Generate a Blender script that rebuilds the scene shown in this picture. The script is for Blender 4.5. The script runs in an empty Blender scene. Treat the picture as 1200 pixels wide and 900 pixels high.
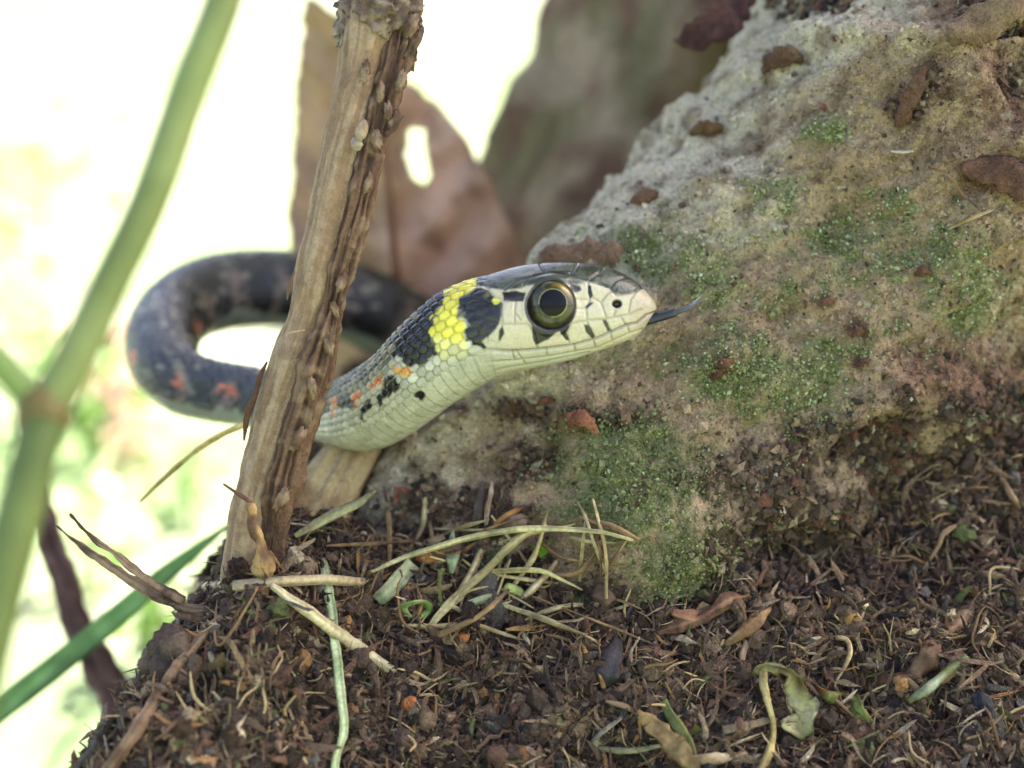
import bpy, math, random
import numpy as np
from mathutils import Vector, Matrix, Quaternion
from mathutils.bvhtree import BVHTree

R = math.radians
SC = bpy.context.scene
COL = SC.collection
random.seed(7)
RNG = np.random.default_rng(11)

# ------------------------------------------------------------------ camera, sky, sun, exposure
# lengths are authored in centimetres and stored in metres (CM)
CM = 0.01
PITCH = R(12.0)
LENS = 50.0
K = 36.0 / (LENS * 1200.0)          # centimetres per pixel of the photograph, per centimetre of depth
ct, st = math.cos(PITCH), math.sin(PITCH)
FWD = np.array((0.0, ct, -st))
UP = np.array((0.0, st, ct))
RIGHT = np.array((1.0, 0.0, 0.0))

cam_data = bpy.data.cameras.new('camera')
cam = bpy.data.objects.new('camera', cam_data)
COL.objects.link(cam)
SC.camera = cam
cam.location = (0, 0, 0)
cam.rotation_euler = (math.pi / 2 - PITCH, 0, 0)
cam_data.lens = LENS
cam_data.sensor_width = 36.0
cam_data.clip_start = 0.005
cam_data.clip_end = 2000.0
cam_data.dof.use_dof = True
cam_data.dof.focus_distance = 0.148
cam_data.dof.aperture_fstop = LENS / 3.6
cam_data.dof.aperture_blades = 0

SUN_EL, SUN_AZ = R(50.0), R(62.0)    # azimuth from +y towards +x
world = bpy.data.worlds.new('World')
SC.world = world
world.use_nodes = True
wn, wl = world.node_tree.nodes, world.node_tree.links
wn.clear()
sky = wn.new('ShaderNodeTexSky')
sky.sky_type = 'NISHITA'
sky.sun_disc = False
sky.sun_elevation = SUN_EL
sky.sun_rotation = SUN_AZ
sky.air_density = 1.0
sky.dust_density = 5.0
sky.ozone_density = 0.6
wbg = wn.new('ShaderNodeBackground')
wbg.inputs['Strength'].default_value = 0.08
wout = wn.new('ShaderNodeOutputWorld')
wl.new(sky.outputs[0], wbg.inputs['Color'])
wl.new(wbg.outputs[0], wout.inputs['Surface'])

sun_data = bpy.data.lights.new('sun', 'SUN')
sun = bpy.data.objects.new('sun', sun_data)
COL.objects.link(sun)
sun_data.energy = 5.0
sun_data.angle = R(0.5)
sun_data.color = (1.0, 0.95, 0.86)
sdir = Vector((math.sin(SUN_AZ) * math.cos(SUN_EL), math.cos(SUN_AZ) * math.cos(SUN_EL), math.sin(SUN_EL)))
sun.rotation_euler = sdir.to_track_quat('Z', 'Y').to_euler()
sun.location = (1, 1, 4)

SC.view_settings.view_transform = 'Standard'
SC.view_settings.look = 'None'
SC.view_settings.exposure = 2.95
SC.view_settings.gamma = 1.0
SC.view_settings.use_white_balance = True      # camera balanced for open shade
SC.view_settings.white_balance_temperature = 6850
SC.view_settings.white_balance_tint = 14
SC.render.engine = 'CYCLES'
SC.cycles.use_denoising = True
SC.cycles.max_bounces = 8
SC.cycles.sample_clamp_indirect = 8.0

# ------------------------------------------------------------------ helpers
def P(px, py, d):
    """point seen at photograph pixel (px, py), d centimetres along the view axis"""
    return RIGHT * ((px - 600.0) * K * d) + UP * ((450.0 - py) * K * d) + FWD * d

def PP(a):
    a = np.asarray(a, float)
    return ((a[:, 0:1] - 600.0) * K * a[:, 2:3]) * RIGHT + ((450.0 - a[:, 1:2]) * K * a[:, 2:3]) * UP + a[:, 2:3] * FWD

def proj(V):
    d = V @ FWD
    d = np.maximum(d, 1e-3)
    return 600.0 + (V @ RIGHT) / (K * d), 450.0 - (V @ UP) / (K * d), d

def lin(r, g, b):
    f = lambda c: (c / 255.0 / 12.92) if c / 255.0 <= 0.04045 else ((c / 255.0 + 0.055) / 1.055) ** 2.4
    return np.array((f(r), f(g), f(b)))

def smooth(a, b, x):
    t = np.clip((x - a) / (b - a), 0, 1)
    return t * t * (3 - 2 * t)

def unit(v):
    v = np.asarray(v, float)
    return v / np.maximum(np.linalg.norm(v, axis=-1, keepdims=True), 1e-9)

_perm = np.random.default_rng(3).permutation(256)
_perm = np.concatenate([_perm, _perm, _perm])
_grad = unit(np.random.default_rng(4).normal(size=(256, 3)))

def perlin(Q, seed=0):
    Q = np.asarray(Q, float) + seed * 17.31
    I = np.floor(Q).astype(int)
    F = Q - I
    I &= 255
    W = F * F * F * (F * (F * 6 - 15) + 10)
    out = np.zeros(len(Q))
    for dx in (0, 1):
        for dy in (0, 1):
            for dz in (0, 1):
                h = _perm[_perm[_perm[(I[:, 0] + dx) & 255] + ((I[:, 1] + dy) & 255)] + ((I[:, 2] + dz) & 255)]
                g = _grad[h]
                dot = g[:, 0] * (F[:, 0] - dx) + g[:, 1] * (F[:, 1] - dy) + g[:, 2] * (F[:, 2] - dz)
                w = (W[:, 0] if dx else 1 - W[:, 0]) * (W[:, 1] if dy else 1 - W[:, 1]) * (W[:, 2] if dz else 1 - W[:, 2])
                out += w * dot
    return out * 1.5

def fbm(Q, octv=4, seed=0, gain=0.5):
    s, a, t = np.zeros(len(Q)), 1.0, 0.0
    for o in range(octv):
        s += a * perlin(np.asarray(Q) * (2.03 ** o), seed + o * 5)
        a *= gain
    return s

def spline(pts, n, dense=None):
    """Catmull-Rom style curve through the rows of pts, n samples even in arc length of the first three columns"""
    pts = np.asarray(pts, float)
    m = len(pts)
    L = np.concatenate([[0], np.cumsum(np.maximum(np.linalg.norm(np.diff(pts[:, :3], axis=0), axis=1), 1e-6))])
    tan = np.zeros_like(pts)
    for i in range(m):
        a, b = max(i - 1, 0), min(i + 1, m - 1)
        tan[i] = (pts[b] - pts[a]) / (L[b] - L[a])
    s = np.linspace(0, L[-1], n) if dense is None else dense * L[-1]
    k = np.clip(np.searchsorted(L, s, side='right') - 1, 0, m - 2)
    h = (L[k + 1] - L[k])[:, None]
    t = ((s - L[k]) / (L[k + 1] - L[k]))[:, None]
    return ((2 * t**3 - 3 * t**2 + 1) * pts[k] + (t**3 - 2 * t**2 + t) * h * tan[k]
            + (-2 * t**3 + 3 * t**2) * pts[k + 1] + (t**3 - t**2) * h * tan[k + 1])

def frames(C, up0=None):
    T = unit(np.gradient(C, axis=0))
    U = np.zeros_like(T)
    u = np.array((0.0, 0.0, 1.0)) if up0 is None else np.asarray(up0, float)
    if abs(np.dot(u, T[0])) > 0.95:
        u = np.array((0.0, -1.0, 0.2))
    for i in range(len(T)):
        u = u - T[i] * np.dot(u, T[i])
        u = u / max(np.linalg.norm(u), 1e-9)
        U[i] = u
    return T, U, np.cross(T, U)

def grid_faces(nu, nv, wrap=True):
    i = np.arange(nu - 1)[:, None]
    j = np.arange(nv if wrap else nv - 1)[None, :]
    a = i * nv + j
    b = i * nv + (j + 1) % nv
    return np.stack([a, b, b + nv, a + nv], -1).reshape(-1, 4)

def sweep(C, ru, rv=None, n=10, up0=None, twist=None, taper_ends=True):
    """closed tube: rows of C, half sizes ru (along U) and rv (along S)"""
    C = np.asarray(C, float)
    m = len(C)
    ru = np.broadcast_to(np.asarray(ru, float), (m,))
    rv = ru if rv is None else np.broadcast_to(np.asarray(rv, float), (m,))
    T, U, S = frames(C, up0)
    if twist is not None:
        c, s = np.cos(twist)[:, None], np.sin(twist)[:, None]
        U, S = U * c + S * s, S * c - U * s
    ph = np.linspace(0, 2 * math.pi, n, endpoint=False)
    V = C[:, None, :] + (ru[:, None] * np.cos(ph))[:, :, None] * U[:, None, :] + (rv[:, None] * np.sin(ph))[:, :, None] * S[:, None, :]
    V = V.reshape(-1, 3)
    F = grid_faces(m, n)
    V = np.concatenate([V, C[:1] - T[:1] * min(ru[0], rv[0]) * .5, C[-1:] + T[-1:] * min(ru[-1], rv[-1]) * .5])
    a, b = m * n, m * n + 1
    j = np.arange(n)
    cap = np.concatenate([np.stack([(j + 1) % n, j, np.full(n, a)], -1),
                          np.stack([(m - 1) * n + j, (m - 1) * n + (j + 1) % n, np.full(n, b)], -1)])
    return V, F[:, ::-1], cap[:, ::-1]

def make_mesh(name, V, faces, mat=None, col=None, smooth_=True, mats=None):
    """faces: list of integer arrays, each (n, 3) or (n, 4); V in cm; col per vertex"""
    me = bpy.data.meshes.new(name)
    V = np.asarray(V, np.float32) * CM
    if not isinstance(faces, (list, tuple)):
        faces = [faces]
    faces = [np.asarray(f, np.int32) for f in faces if len(f)]
    me.vertices.add(len(V))
    me.vertices.foreach_set('co', V.ravel())
    loops = np.concatenate([f.ravel() for f in faces])
    sizes = np.concatenate([np.full(len(f), f.shape[1], np.int32) for f in faces])
    starts = np.concatenate([[0], np.cumsum(sizes)[:-1]]).astype(np.int32)
    me.loops.add(len(loops))
    me.loops.foreach_set('vertex_index', loops)
    me.polygons.add(len(sizes))
    me.polygons.foreach_set('loop_start', starts)
    me.polygons.foreach_set('use_smooth', np.full(len(sizes), bool(smooth_)))
    me.update(calc_edges=True)
    if col is not None:
        at = me.attributes.new('Col', 'FLOAT_COLOR', 'POINT')
        c = np.ones((len(V), 4), np.float32)
        c[:, :3] = np.broadcast_to(np.asarray(col, np.float32), (len(V), 3))
        at.data.foreach_set('color', c.ravel())
    if mat is not None:
        me.materials.append(mat)
    return me

def link(name, data, parent=None, loc=None, label=None, cat=None, group=None, kind=None):
    o = bpy.data.objects.new(name, data)
    COL.objects.link(o)
    if parent is not None:
        o.parent = parent
    if loc is not None:
        o.location = Vector(np.asarray(loc, float) * CM)
    if label: o['label'] = label
    if cat: o['category'] = cat
    if group: o['group'] = group
    if kind: o['kind'] = kind
    return o

def thing(name, label, cat, loc, group=None):
    return link(name, None, None, loc, label, cat, group)

def part(name, V, faces, mat, parent, base=(0, 0, 0), col=None, smooth_=True, kind=None, label=None):
    return link(name, make_mesh(name, np.asarray(V) - np.asarray(base), faces, mat, col, smooth_), parent, None, label, None, None, kind)

def solo(name, V, faces, mat, label, cat, col=None, smooth_=True, group=None, base=None):
    V = np.asarray(V)
    b = V[np.argmin(V[:, 2])] if base is None else np.asarray(base)
    return link(name, make_mesh(name, V - b, faces, mat, col, smooth_), None, b, label, cat, group)

# ------------------------------------------------------------------ materials
def material(name, col=None, rough=0.7, spec=0.3, noise=(), bump=(), coat=0.0, attr=False, trans=0.0, sss=0.0):
    """noise: (scale per cm, amount) darkens and lightens the colour; bump: (scale per cm, depth cm)"""
    m = bpy.data.materials.new(name)
    m.use_nodes = True
    nt = m.node_tree
    N, L = nt.nodes, nt.links
    b = N['Principled BSDF']
    b.inputs['Roughness'].default_value = rough
    b.inputs['Specular IOR Level'].default_value = spec
    b.inputs['Coat Weight'].default_value = coat
    b.inputs['Coat Roughness'].default_value = 0.06 if coat >= 1 else (0.05 if coat > .6 else 0.16)
    if sss:
        b.inputs['Subsurface Weight'].default_value = sss
        b.inputs['Subsurface Radius'].default_value = (0.0008, 0.0006, 0.0004)
        b.inputs['Subsurface Scale'].default_value = 1.0
    tc = N.new('ShaderNodeTexCoord')
    if attr:
        a = N.new('ShaderNodeAttribute')
        a.attribute_name = 'Col'
        src = a.outputs['Color']
    else:
        a = N.new('ShaderNodeRGB')
        a.outputs[0].default_value = (*col, 1)
        src = a.outputs[0]
    for sc, amt in noise:
        t = N.new('ShaderNodeTexNoise')
        t.inputs['Scale'].default_value = sc * 100
        t.inputs['Detail'].default_value = 4
        L.new(tc.outputs['Object'], t.inputs['Vector'])
        mr = N.new('ShaderNodeMapRange')
        mr.inputs['From Min'].default_value = 0.25
        mr.inputs['From Max'].default_value = 0.75
        mr.inputs['To Min'].default_value = 1 - amt
        mr.inputs['To Max'].default_value = 1 + amt
        L.new(t.outputs['Fac'], mr.inputs['Value'])
        mx = N.new('ShaderNodeVectorMath')
        mx.operation = 'SCALE'
        L.new(src, mx.inputs[0])
        L.new(mr.outputs[0], mx.inputs['Scale'])
        src = mx.outputs[0]
    L.new(src, b.inputs['Base Color'])
    nrm = None
    for sc, dep in bump:
        t = N.new('ShaderNodeTexNoise')
        t.inputs['Scale'].default_value = sc * 100
        t.inputs['Detail'].default_value = 5
        L.new(tc.outputs['Object'], t.inputs['Vector'])
        bp = N.new('ShaderNodeBump')
        bp.inputs['Distance'].default_value = dep * CM
        bp.inputs['Strength'].default_value = 1.0
        L.new(t.outputs['Fac'], bp.inputs['Height'])
        if nrm is not None:
            L.new(nrm, bp.inputs['Normal'])
        nrm = bp.outputs['Normal']
    if nrm is not None:
        L.new(nrm, b.inputs['Normal'])
        if coat:
            pass
    if trans:
        tr = N.new('ShaderNodeBsdfTranslucent')
        mxs = N.new('ShaderNodeMixShader')
        mxs.inputs[0].default_value = trans
        L.new(src, tr.inputs['Color'])
        L.new(b.outputs[0], mxs.inputs[1])
        L.new(tr.outputs[0], mxs.inputs[2])
        L.new(mxs.outputs[0], N['Material Output'].inputs['Surface'])
    return m

M_BARK = material('bark', attr=True, rough=0.8, spec=0.25, noise=((7, .22), (28, .24), (70, .22)), bump=((14, .06), (45, .04)))
M_SOIL = material('soil', attr=True, rough=0.7, spec=0.35, noise=((8, .35), (30, .3)), bump=((20, .05),))
M_BITS = material('soil_bits', attr=True, rough=0.62, spec=0.35, noise=((12, .35), (50, .35)), bump=((25, .04), (70, .025)))
M_MOSS = material('moss', attr=True, rough=0.6, spec=0.3, trans=0.25)
M_STRAW = material('straw', attr=True, rough=0.6, spec=0.3, noise=((22, .28), (4, .18)), bump=((50, .012),), trans=0.1)
M_WOOD = material('dead_wood', attr=True, rough=0.75, spec=0.25, noise=((12, .18), (40, .15)), bump=((18, .03), (50, .012)))
M_SNAKE = material('snake_skin', attr=True, rough=0.24, spec=0.5, noise=((6, .05), (30, .10)), coat=0.25, bump=((9, .015), (50, .005)), sss=0.0)
M_EYE = material('eye', attr=True, rough=0.3, spec=0.3, noise=((30, .3),), coat=0.7)
M_PUPIL = material('pupil', col=(0.006, 0.006, 0.008), rough=0.2, spec=0.2)
M_TONGUE = material('tongue', attr=True, rough=0.3, spec=0.5)
M_GREEN = material('green_stem', attr=True, rough=0.45, spec=0.4, noise=((2, .12), (10, .06)), trans=0.3)
M_LEAF = material('dry_leaf', attr=True, rough=0.7, spec=0.3, noise=((1.2, .18), (6, .12)), bump=((10, .02),), trans=0.35)
M_WEED = material('weed_leaf', attr=True, rough=0.5, spec=0.4, trans=0.5)
M_GROUND = material('ground', attr=True, rough=0.9, spec=0.2, noise=((.08, .35), (.6, .3)), bump=((.8, .4),))
# ------------------------------------------------------------------ far ground and the soil bank
def ground_sheet():
    r = np.concatenate([[0], np.geomspace(8, 60000, 70)])
    a = np.linspace(0, 2 * math.pi, 96, endpoint=False)
    V = np.stack([r[:, None] * np.cos(a), 15 + r[:, None] * np.sin(a), np.full((len(r), 96), -15.0)], -1).reshape(-1, 3)
    n = fbm(V * 0.02, 3, 2)
    V[:, 2] += np.clip(n, -1, 1) * np.minimum(5, 0.02 * np.repeat(r, 96)) - np.repeat(np.minimum(r * 0.0, 5), 96)
    V[:, 2] += np.clip(V[:, 1] - 350, 0, 6000) * 0.20 * smooth(350, 700, V[:, 1])  # rise added so bright sunlit ground covers the dim sky at the horizon
    g = smooth(-.3, .5, fbm(V * 0.03, 3, 9))[:, None]
    c = lin(112, 118, 102) * (1 - g) + lin(90, 112, 74) * g
    return V, grid_faces(len(r), 96), c
V, F, c = ground_sheet()
link('ground', make_mesh('ground', V, F, M_GROUND, c), kind='structure')

def soil_height(x, y):
    front = -4.9 - .3 * np.exp(-((x + .5) / 1.1) ** 2) - .2 * smooth(1.5, 4, x) + 1.0 * smooth(-1.7, -2.7, x) + (y - 14.9) * 1.0
    top = -4.85 + 0.04 * (y - 15) - .15 * np.exp(-((x - 2.2) / 1.6) ** 2) - .38 * np.exp(-((x + .5) / 1.1) ** 2) + 1.9 * smooth(15.2, 17.4, y) * smooth(2.6, 5.2, x)
    left = -5.0 + (x + 3.1) * 1.6
    back = -4.6 - (y - 24) * 0.9
    k = 0.35
    H = np.stack([front, top, left, back, np.full_like(x, -4.3) - (x - 14) * .4], 0)
    h = -k * np.log(np.sum(np.exp(-H / k), 0))
    return np.maximum(h, -15.6)

def soil_mesh():
    xs = np.concatenate([np.linspace(-30, -7.2, 50), np.linspace(-7, 8.5, 400), np.linspace(8.7, 34, 50)])
    ys = np.concatenate([np.linspace(-6, 10.9, 50), np.linspace(10.6, 16.6, 220), np.linspace(16.7, 48, 40)])
    X, Y = np.meshgrid(xs, ys, indexing='ij')
    x, y = X.ravel(), Y.ravel()
    z = soil_height(x, y)
    V = np.stack([x, y, z], -1)
    m = smooth(-15.5, -13, z)
    n1 = fbm(V * 0.55, 3, 21) * 0.36
    n2 = np.abs(fbm(V * 1.9, 3, 31)) * 0.30
    n3 = fbm(V * 6.0, 3, 41) * 0.09
    d = (n1 + n2 + n3) * m
    V[:, 2] += d * 0.75
    V[:, 1] -= d * 0.65
    g = smooth(-.35, .45, fbm(V * 1.3, 3, 51))[:, None]
    c = lin(72, 58, 47) * (1 - g) + lin(100, 80, 62) * g
    return V, grid_faces(len(xs), len(ys), False), c
SOIL_V, SOIL_F, c = soil_mesh()
link('soil_bank', make_mesh('soil_bank', SOIL_V, SOIL_F, M_SOIL, c), kind='structure', label='dark crumbly soil bank at the foot of the tree')

# ------------------------------------------------------------------ the tree whose root fills the right of the view
AX = [(330, 900, 18.3, 1.7), (480, 740, 18.0, 1.9), (640, 590, 17.7, 2.15), (780, 470, 17.6, 2.25), (925, 340, 17.7, 2.38), (1060, 215, 18.15, 2.92),
      (1215, 85, 19.0, 3.6), (1345, -110, 20.2, 4.7), (1480, -400, 21.8, 6.5), (1600, -850, 24.5, 9.0)]
A = np.array(AX)
axp = np.concatenate([PP(A[:, :3]), A[:, 3:4]], 1)
top = axp[-1].copy()
axp = np.concatenate([axp, [top + (1.0, 1.5, 14, 2.0), top + (1, 0, 40, 2.0), top + (2, -6, 90, 1), top + (5, -22, 150, 0), top + (10, -50, 230, -3)]])  # unseen upper trunk, its height and forward lean set for the shadow

def root_mesh():
    cum = np.concatenate([[0], np.cumsum(np.linalg.norm(np.diff(axp[:, :3], axis=0), axis=1))])
    vis = cum[7] / cum[-1]
    tt = np.concatenate([np.linspace(0, vis, 400), np.linspace(vis, 1, 90)[1:]])
    S = spline(axp, 0, tt)
    C, r = S[:, :3], S[:, 3]
    T, U, Sd = frames(C, (0, -1, 0))
    n = 520
    # denser on the side that faces the camera (U = towards the camera)
    q = np.linspace(-1, 1, n, endpoint=False)
    ph = math.pi * (0.62 * q + 0.38 * q ** 3)
    D = np.cos(ph)[None, :, None] * U[:, None, :] + np.sin(ph)[None, :, None] * Sd[:, None, :]
    V = (C[:, None, :] + r[:, None, None] * D).reshape(-1, 3)
    D = D.reshape(-1, 3)
    rr = np.repeat(r, n)
    sc = np.clip(rr / 2.3, 1, 4)
    px, py, d = proj(V)
    front = (D @ FWD) < 0.3
    h = fbm(V * 0.42, 3, 1) * 0.36 * sc + fbm(V * 1.7, 3, 2) * 0.14 + (0.5 - np.abs(fbm(V * 3.1, 3, 3))) * 0.06 + fbm(V * 9, 3, 4) * 0.032 + fbm(V * 4.6, 3, 6) * .03
    def g(cx, cy, sx, sy, ang=0.0):
        a = R(ang)
        dx, dy = px - cx, py - cy
        u, v = dx * math.cos(a) + dy * math.sin(a), -dx * math.sin(a) + dy * math.cos(a)
        return np.exp(-(u / sx) ** 2 - (v / sy) ** 2) * front
    h += 0.55 * g(760, 640, 95, 80) + 0.5 * g(930, 580, 110, 75) + 0.45 * g(1150, 490, 130, 60) + 0.10 * g(755, 236, 15, 12) + 0.08 * g(828, 152, 15, 12) + 0.16 * g(915, 75, 22, 16)
    h += 0.22 * g(1000, 60, 110, 14, 8) + 0.35 * g(1150, 40, 70, 22, -22) - 0.5 * g(1180, 36, 50, 8, -20)
    h += 0.22 * g(990, 470, 60, 22, -35) - 0.30 * g(985, 505, 60, 14, -38) - 0.25 * g(1110, 530, 90, 22, -10) + .2 * g(1080, 440, 80, 30, -20)
    h += 0.12 * g(850, 420, 26, 18) + 0.1 * g(1090, 320, 30, 24) + .10 * g(680, 495, 20, 20) - 0.12 * g(1075, 185, 4, 22, 15) - .10 * g(1060, 135, 30, 14, 20)
    h += -0.15 * g(620, 480, 60, 16, -30) - 0.25 * g(410, 580, 14, 70, 30)
    h *= np.where(np.repeat(tt, n) > vis, 1.0, 1.0)
    V = V + D * h[:, None]
    # pigment of bark, soil and algae, plus shade painted in at lower right
    n1, n2, n3 = fbm(V * 0.9, 4, 61), fbm(V * 2.4, 4, 62), fbm(V * 6, 3, 63)
    beige, tan, brown = lin(206, 194, 170), lin(166, 142, 115), lin(120, 93, 74)
    c = beige * np.ones((len(V), 1))
    def mix(c, col, m):
        m = np.clip(m, 0, 1)[:, None]
        return c * (1 - m) + col * m
    edge = (py - (-1.02 * (px - 640) + 290)) / 1.43      # distance in from the upper-left edge
    c = mix(c, tan, smooth(35, 175, edge + n1 * 120))
    c = mix(c, brown, smooth(0.05, .5, n2) * .65)
    moss = np.zeros(len(V))
    for (cx, cy, sx, sy, w) in ((760, 305, 90, 34, 1), (835, 335, 55, 45, 1), (860, 440, 95, 55, 1), (735, 560, 105, 75, 1.25), (785, 640, 75, 80, 1.1),
                                (940, 440, 55, 45, 1.2), (1000, 290, 130, 60, .85), (905, 215, 50, 30, .7), (970, 158, 34, 18, 1.1), (1085, 300, 90, 60, .9),
                                (1125, 365, 60, 30, .9), (750, 690, 45, 40, 1), (1030, 250, 110, 40, .6), (660, 560, 50, 60, .5), (950, 300, 240, 90, .55), (1000, 400, 160, 50, .5), (700, 420, 60, 40, .5), (900, 480, 90, 40, .5), (540, 560, 40, 30, .4), (1150, 330, 60, 40, .8)):
        moss = np.maximum(moss, w * g(cx, cy, sx, sy))
    moss = np.clip(smooth(.25, 1.1, moss + n2 * .5 + n3 * .45), 0, 1)
    c = mix(c, lin(130, 138, 90), moss * .72)
    red = np.zeros(len(V))
    for (cx, cy, sx, sy, w) in ((1065, 125, 55, 32, .8), (1160, 205, 50, 30, 1.1), (1110, 430, 120, 48, 1.1), (1175, 130, 70, 80, .9), (1130, 20, 90, 30, .8), (640, 530, 80, 30, .5), (680, 495, 24, 20, 1.2), (1170, 90, 50, 50, .9), (850, 425, 28, 18, 1),
                                (1000, 385, 22, 16, 1.1), (968, 352, 16, 10, 1.2), (915, 75, 20, 16, .8), (755, 232, 14, 12, .9), (828, 152, 14, 12, .9), (1040, 180, 60, 25, .5)):
        red = np.maximum(red, w * g(cx, cy, sx, sy))
    c = mix(c, lin(112, 76, 60), smooth(.35, .9, red + n3 * .45) * .75)
    dark = np.zeros(len(V))  # soil crust, deepened at lower right to paint the shade of the hollow
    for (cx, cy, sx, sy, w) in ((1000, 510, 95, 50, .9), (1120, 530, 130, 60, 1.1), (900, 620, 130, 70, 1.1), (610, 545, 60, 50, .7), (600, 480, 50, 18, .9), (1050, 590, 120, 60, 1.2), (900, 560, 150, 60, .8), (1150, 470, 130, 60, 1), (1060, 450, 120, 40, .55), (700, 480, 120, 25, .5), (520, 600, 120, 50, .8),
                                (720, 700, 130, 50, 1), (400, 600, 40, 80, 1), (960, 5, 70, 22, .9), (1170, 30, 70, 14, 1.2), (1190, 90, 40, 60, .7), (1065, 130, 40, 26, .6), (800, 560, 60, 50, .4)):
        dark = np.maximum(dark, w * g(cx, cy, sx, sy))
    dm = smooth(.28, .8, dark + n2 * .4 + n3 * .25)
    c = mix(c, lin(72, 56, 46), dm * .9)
    c = mix(c, lin(188, 178, 154), smooth(.45, .8, n3 + n1 * .4) * (1 - dm) * .5)
    return V, grid_faces(len(tt), n), c, moss, dm, red, D

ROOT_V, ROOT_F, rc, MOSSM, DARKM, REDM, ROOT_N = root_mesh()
tree_base = P(900, 640, 16.5)
tree = thing('tree', 'broad mossy tree foot with crumbly beige and brown bark, filling the right side', 'tree', tree_base)
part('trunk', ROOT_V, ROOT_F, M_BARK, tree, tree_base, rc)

# ray casting from the camera used only to set things down on the surfaces built above
def bvh_of(V, F):
    return BVHTree.FromPolygons([tuple(v) for v in V.tolist()], [tuple(f) for f in F.tolist()])
allV = np.concatenate([SOIL_V, ROOT_V])
BV = bvh_of(allV, np.concatenate([SOIL_F, ROOT_F + len(SOIL_V)]))
NSOIL = len(SOIL_F)

def hit(px, py):
    d = Vector(P(px, py, 1.0)).normalized()
    h = BV.ray_cast(Vector((0, 0, 0)), d)
    if h[0] is None:
        return None
    nrm = h[1] if h[1].dot(d) < 0 else -h[1]
    return np.array(h[0]), np.array(nrm), h[2]

def on(px, py, lift=0.0):
    h = hit(px, py)
    if h is None:
        return P(px, py, 17.0)
    p, nrm, _ = h
    ray = unit(p)
    return p - ray * lift

# unseen limbs and crown of the tree, spread wide to shade the foreground
def limb(pts, seed):
    pts = np.array(pts, float)
    S = spline(pts, 60)
    V, F, cap = sweep(S[:, :3], S[:, 3], n=24)
    nn = fbm(V * .2, 3, seed)
    V = V + unit(V - S[np.clip(np.arange(len(V)) // 24, 0, 59), :3]) * nn[:, None] * 1.0
    return V, [F, cap]
tp = axp[-1, :3]
crown_c = []
for k in range(7):
    a = k * 2 * math.pi / 7 + .3
    e = tp + np.array((math.cos(a) * 115, math.sin(a) * 95, 55 + 25 * (k % 3)))
    b0 = tp + np.array((0, 0, -25 - 12 * (k % 3)))
    m0 = (b0 * .5 + e * .5) + np.array((0, 0, -8))
    V, F = limb([(*b0, 5), (*m0, 3.2), (*e, .8)], 70 + k)
    part('limb', V, F, M_BARK, tree, tree_base, lin(110, 95, 76))
    crown_c += [m0, e, (m0 + e) / 2]
crown_c = np.array(crown_c)
def leaf_cloud(centres, n, rad, size, pal, seed, flat=.6):
    g = np.random.default_rng(seed)
    c = centres[g.integers(0, len(centres), n)] + unit(g.normal(size=(n, 3))) * (g.random((n, 1)) ** .5) * rad * np.array((1, 1, flat))
    ax = unit(g.normal(size=(n, 3)) + np.array((0, 0, -.4)))
    nr = unit(np.cross(ax, g.normal(size=(n, 3))) + np.array((0, 0, .01)))
    bt = np.cross(ax, nr)
    L = size * g.uniform(.6, 1.3, (n, 1))
    w = L * .32
    # folded leaf: two quads along the midrib
    V = np.stack([c, c + ax * L * .45 + bt * w + nr * w * .3, c + ax * L, c + ax * L * .45 - bt * w + nr * w * .3, c + ax * L * .5], 1)
    F = np.array([[0, 4, 1, 1], [1, 4, 2, 2], [2, 4, 3, 3], [3, 4, 0, 0]])[:, :3]
    F = (F[None] + (np.arange(n) * 5)[:, None, None]).reshape(-1, 3)
    col = np.array(pal)[g.integers(0, len(pal), n)] * g.uniform(.75, 1.25, (n, 1))
    return V.reshape(-1, 3), F, np.repeat(col, 5, 0)
V, F, c = leaf_cloud(crown_c, 7500, 50, 12, [lin(70, 100, 45), lin(88, 118, 52), lin(60, 85, 40)], 5)
part('crown', V, F, M_WEED, tree, tree_base, c, smooth_=False, kind='stuff')

# ------------------------------------------------------------------ the blurred second trunk behind the head
bt = np.array([(700, 520, 26.6, 2.7), (712, 380, 26.4, 2.53), (725, 230, 26.4, 2.42), (765, 90, 26.8, 2.3), (815, -60, 27.2, 2.45), (860, -250, 28, 2.7), (900, -600, 30, 3.0), (900, -1400, 34, 3.0), (930, -2600, 40, 1.4)])
S = spline(np.concatenate([PP(bt[:, :3]), bt[:, 3:]], 1), 260)
T, U, Sd = frames(S[:, :3], (0, -1, 0))
ph = np.linspace(0, 2 * math.pi, 160, endpoint=False)
D = (np.cos(ph)[None, :, None] * U[:, None] + np.sin(ph)[None, :, None] * Sd[:, None]).reshape(-1, 3)
V = np.repeat(S[:, :3], 160, 0) + D * np.repeat(S[:, 3], 160)[:, None]
V = V + D * (fbm(V * .55, 3, 81) * .38 + fbm(V * 2.2, 3, 82) * .12)[:, None]
n1, n2 = fbm(V * .5, 3, 83)[:, None], fbm(V * 1.1, 3, 84)[:, None]
c = lin(166, 146, 118) + 0 * V
m = smooth(-.15, .35, n1); c = c * (1 - m) + lin(128, 118, 84) * m
m = smooth(.0, .4, n2) * .85; c = c * (1 - m) + lin(122, 92, 74) * m
back = thing('tree', 'blurred grey brown tree trunk standing behind the snake head', 'tree', S[0, :3])
part('trunk', V, grid_faces(260, 160), M_BARK, back, S[0, :3], c)
V, F, c = leaf_cloud(S[-1:, :3] + np.array([(0, 0, 0), (6, 3, 6), (-5, 4, 8), (0, -5, 10)]), 260, 12, 6, [lin(70, 100, 45), lin(88, 118, 52)], 15)
part('crown', V, F, M_WEED, back, S[0, :3], c, smooth_=False, kind='stuff')
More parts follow.
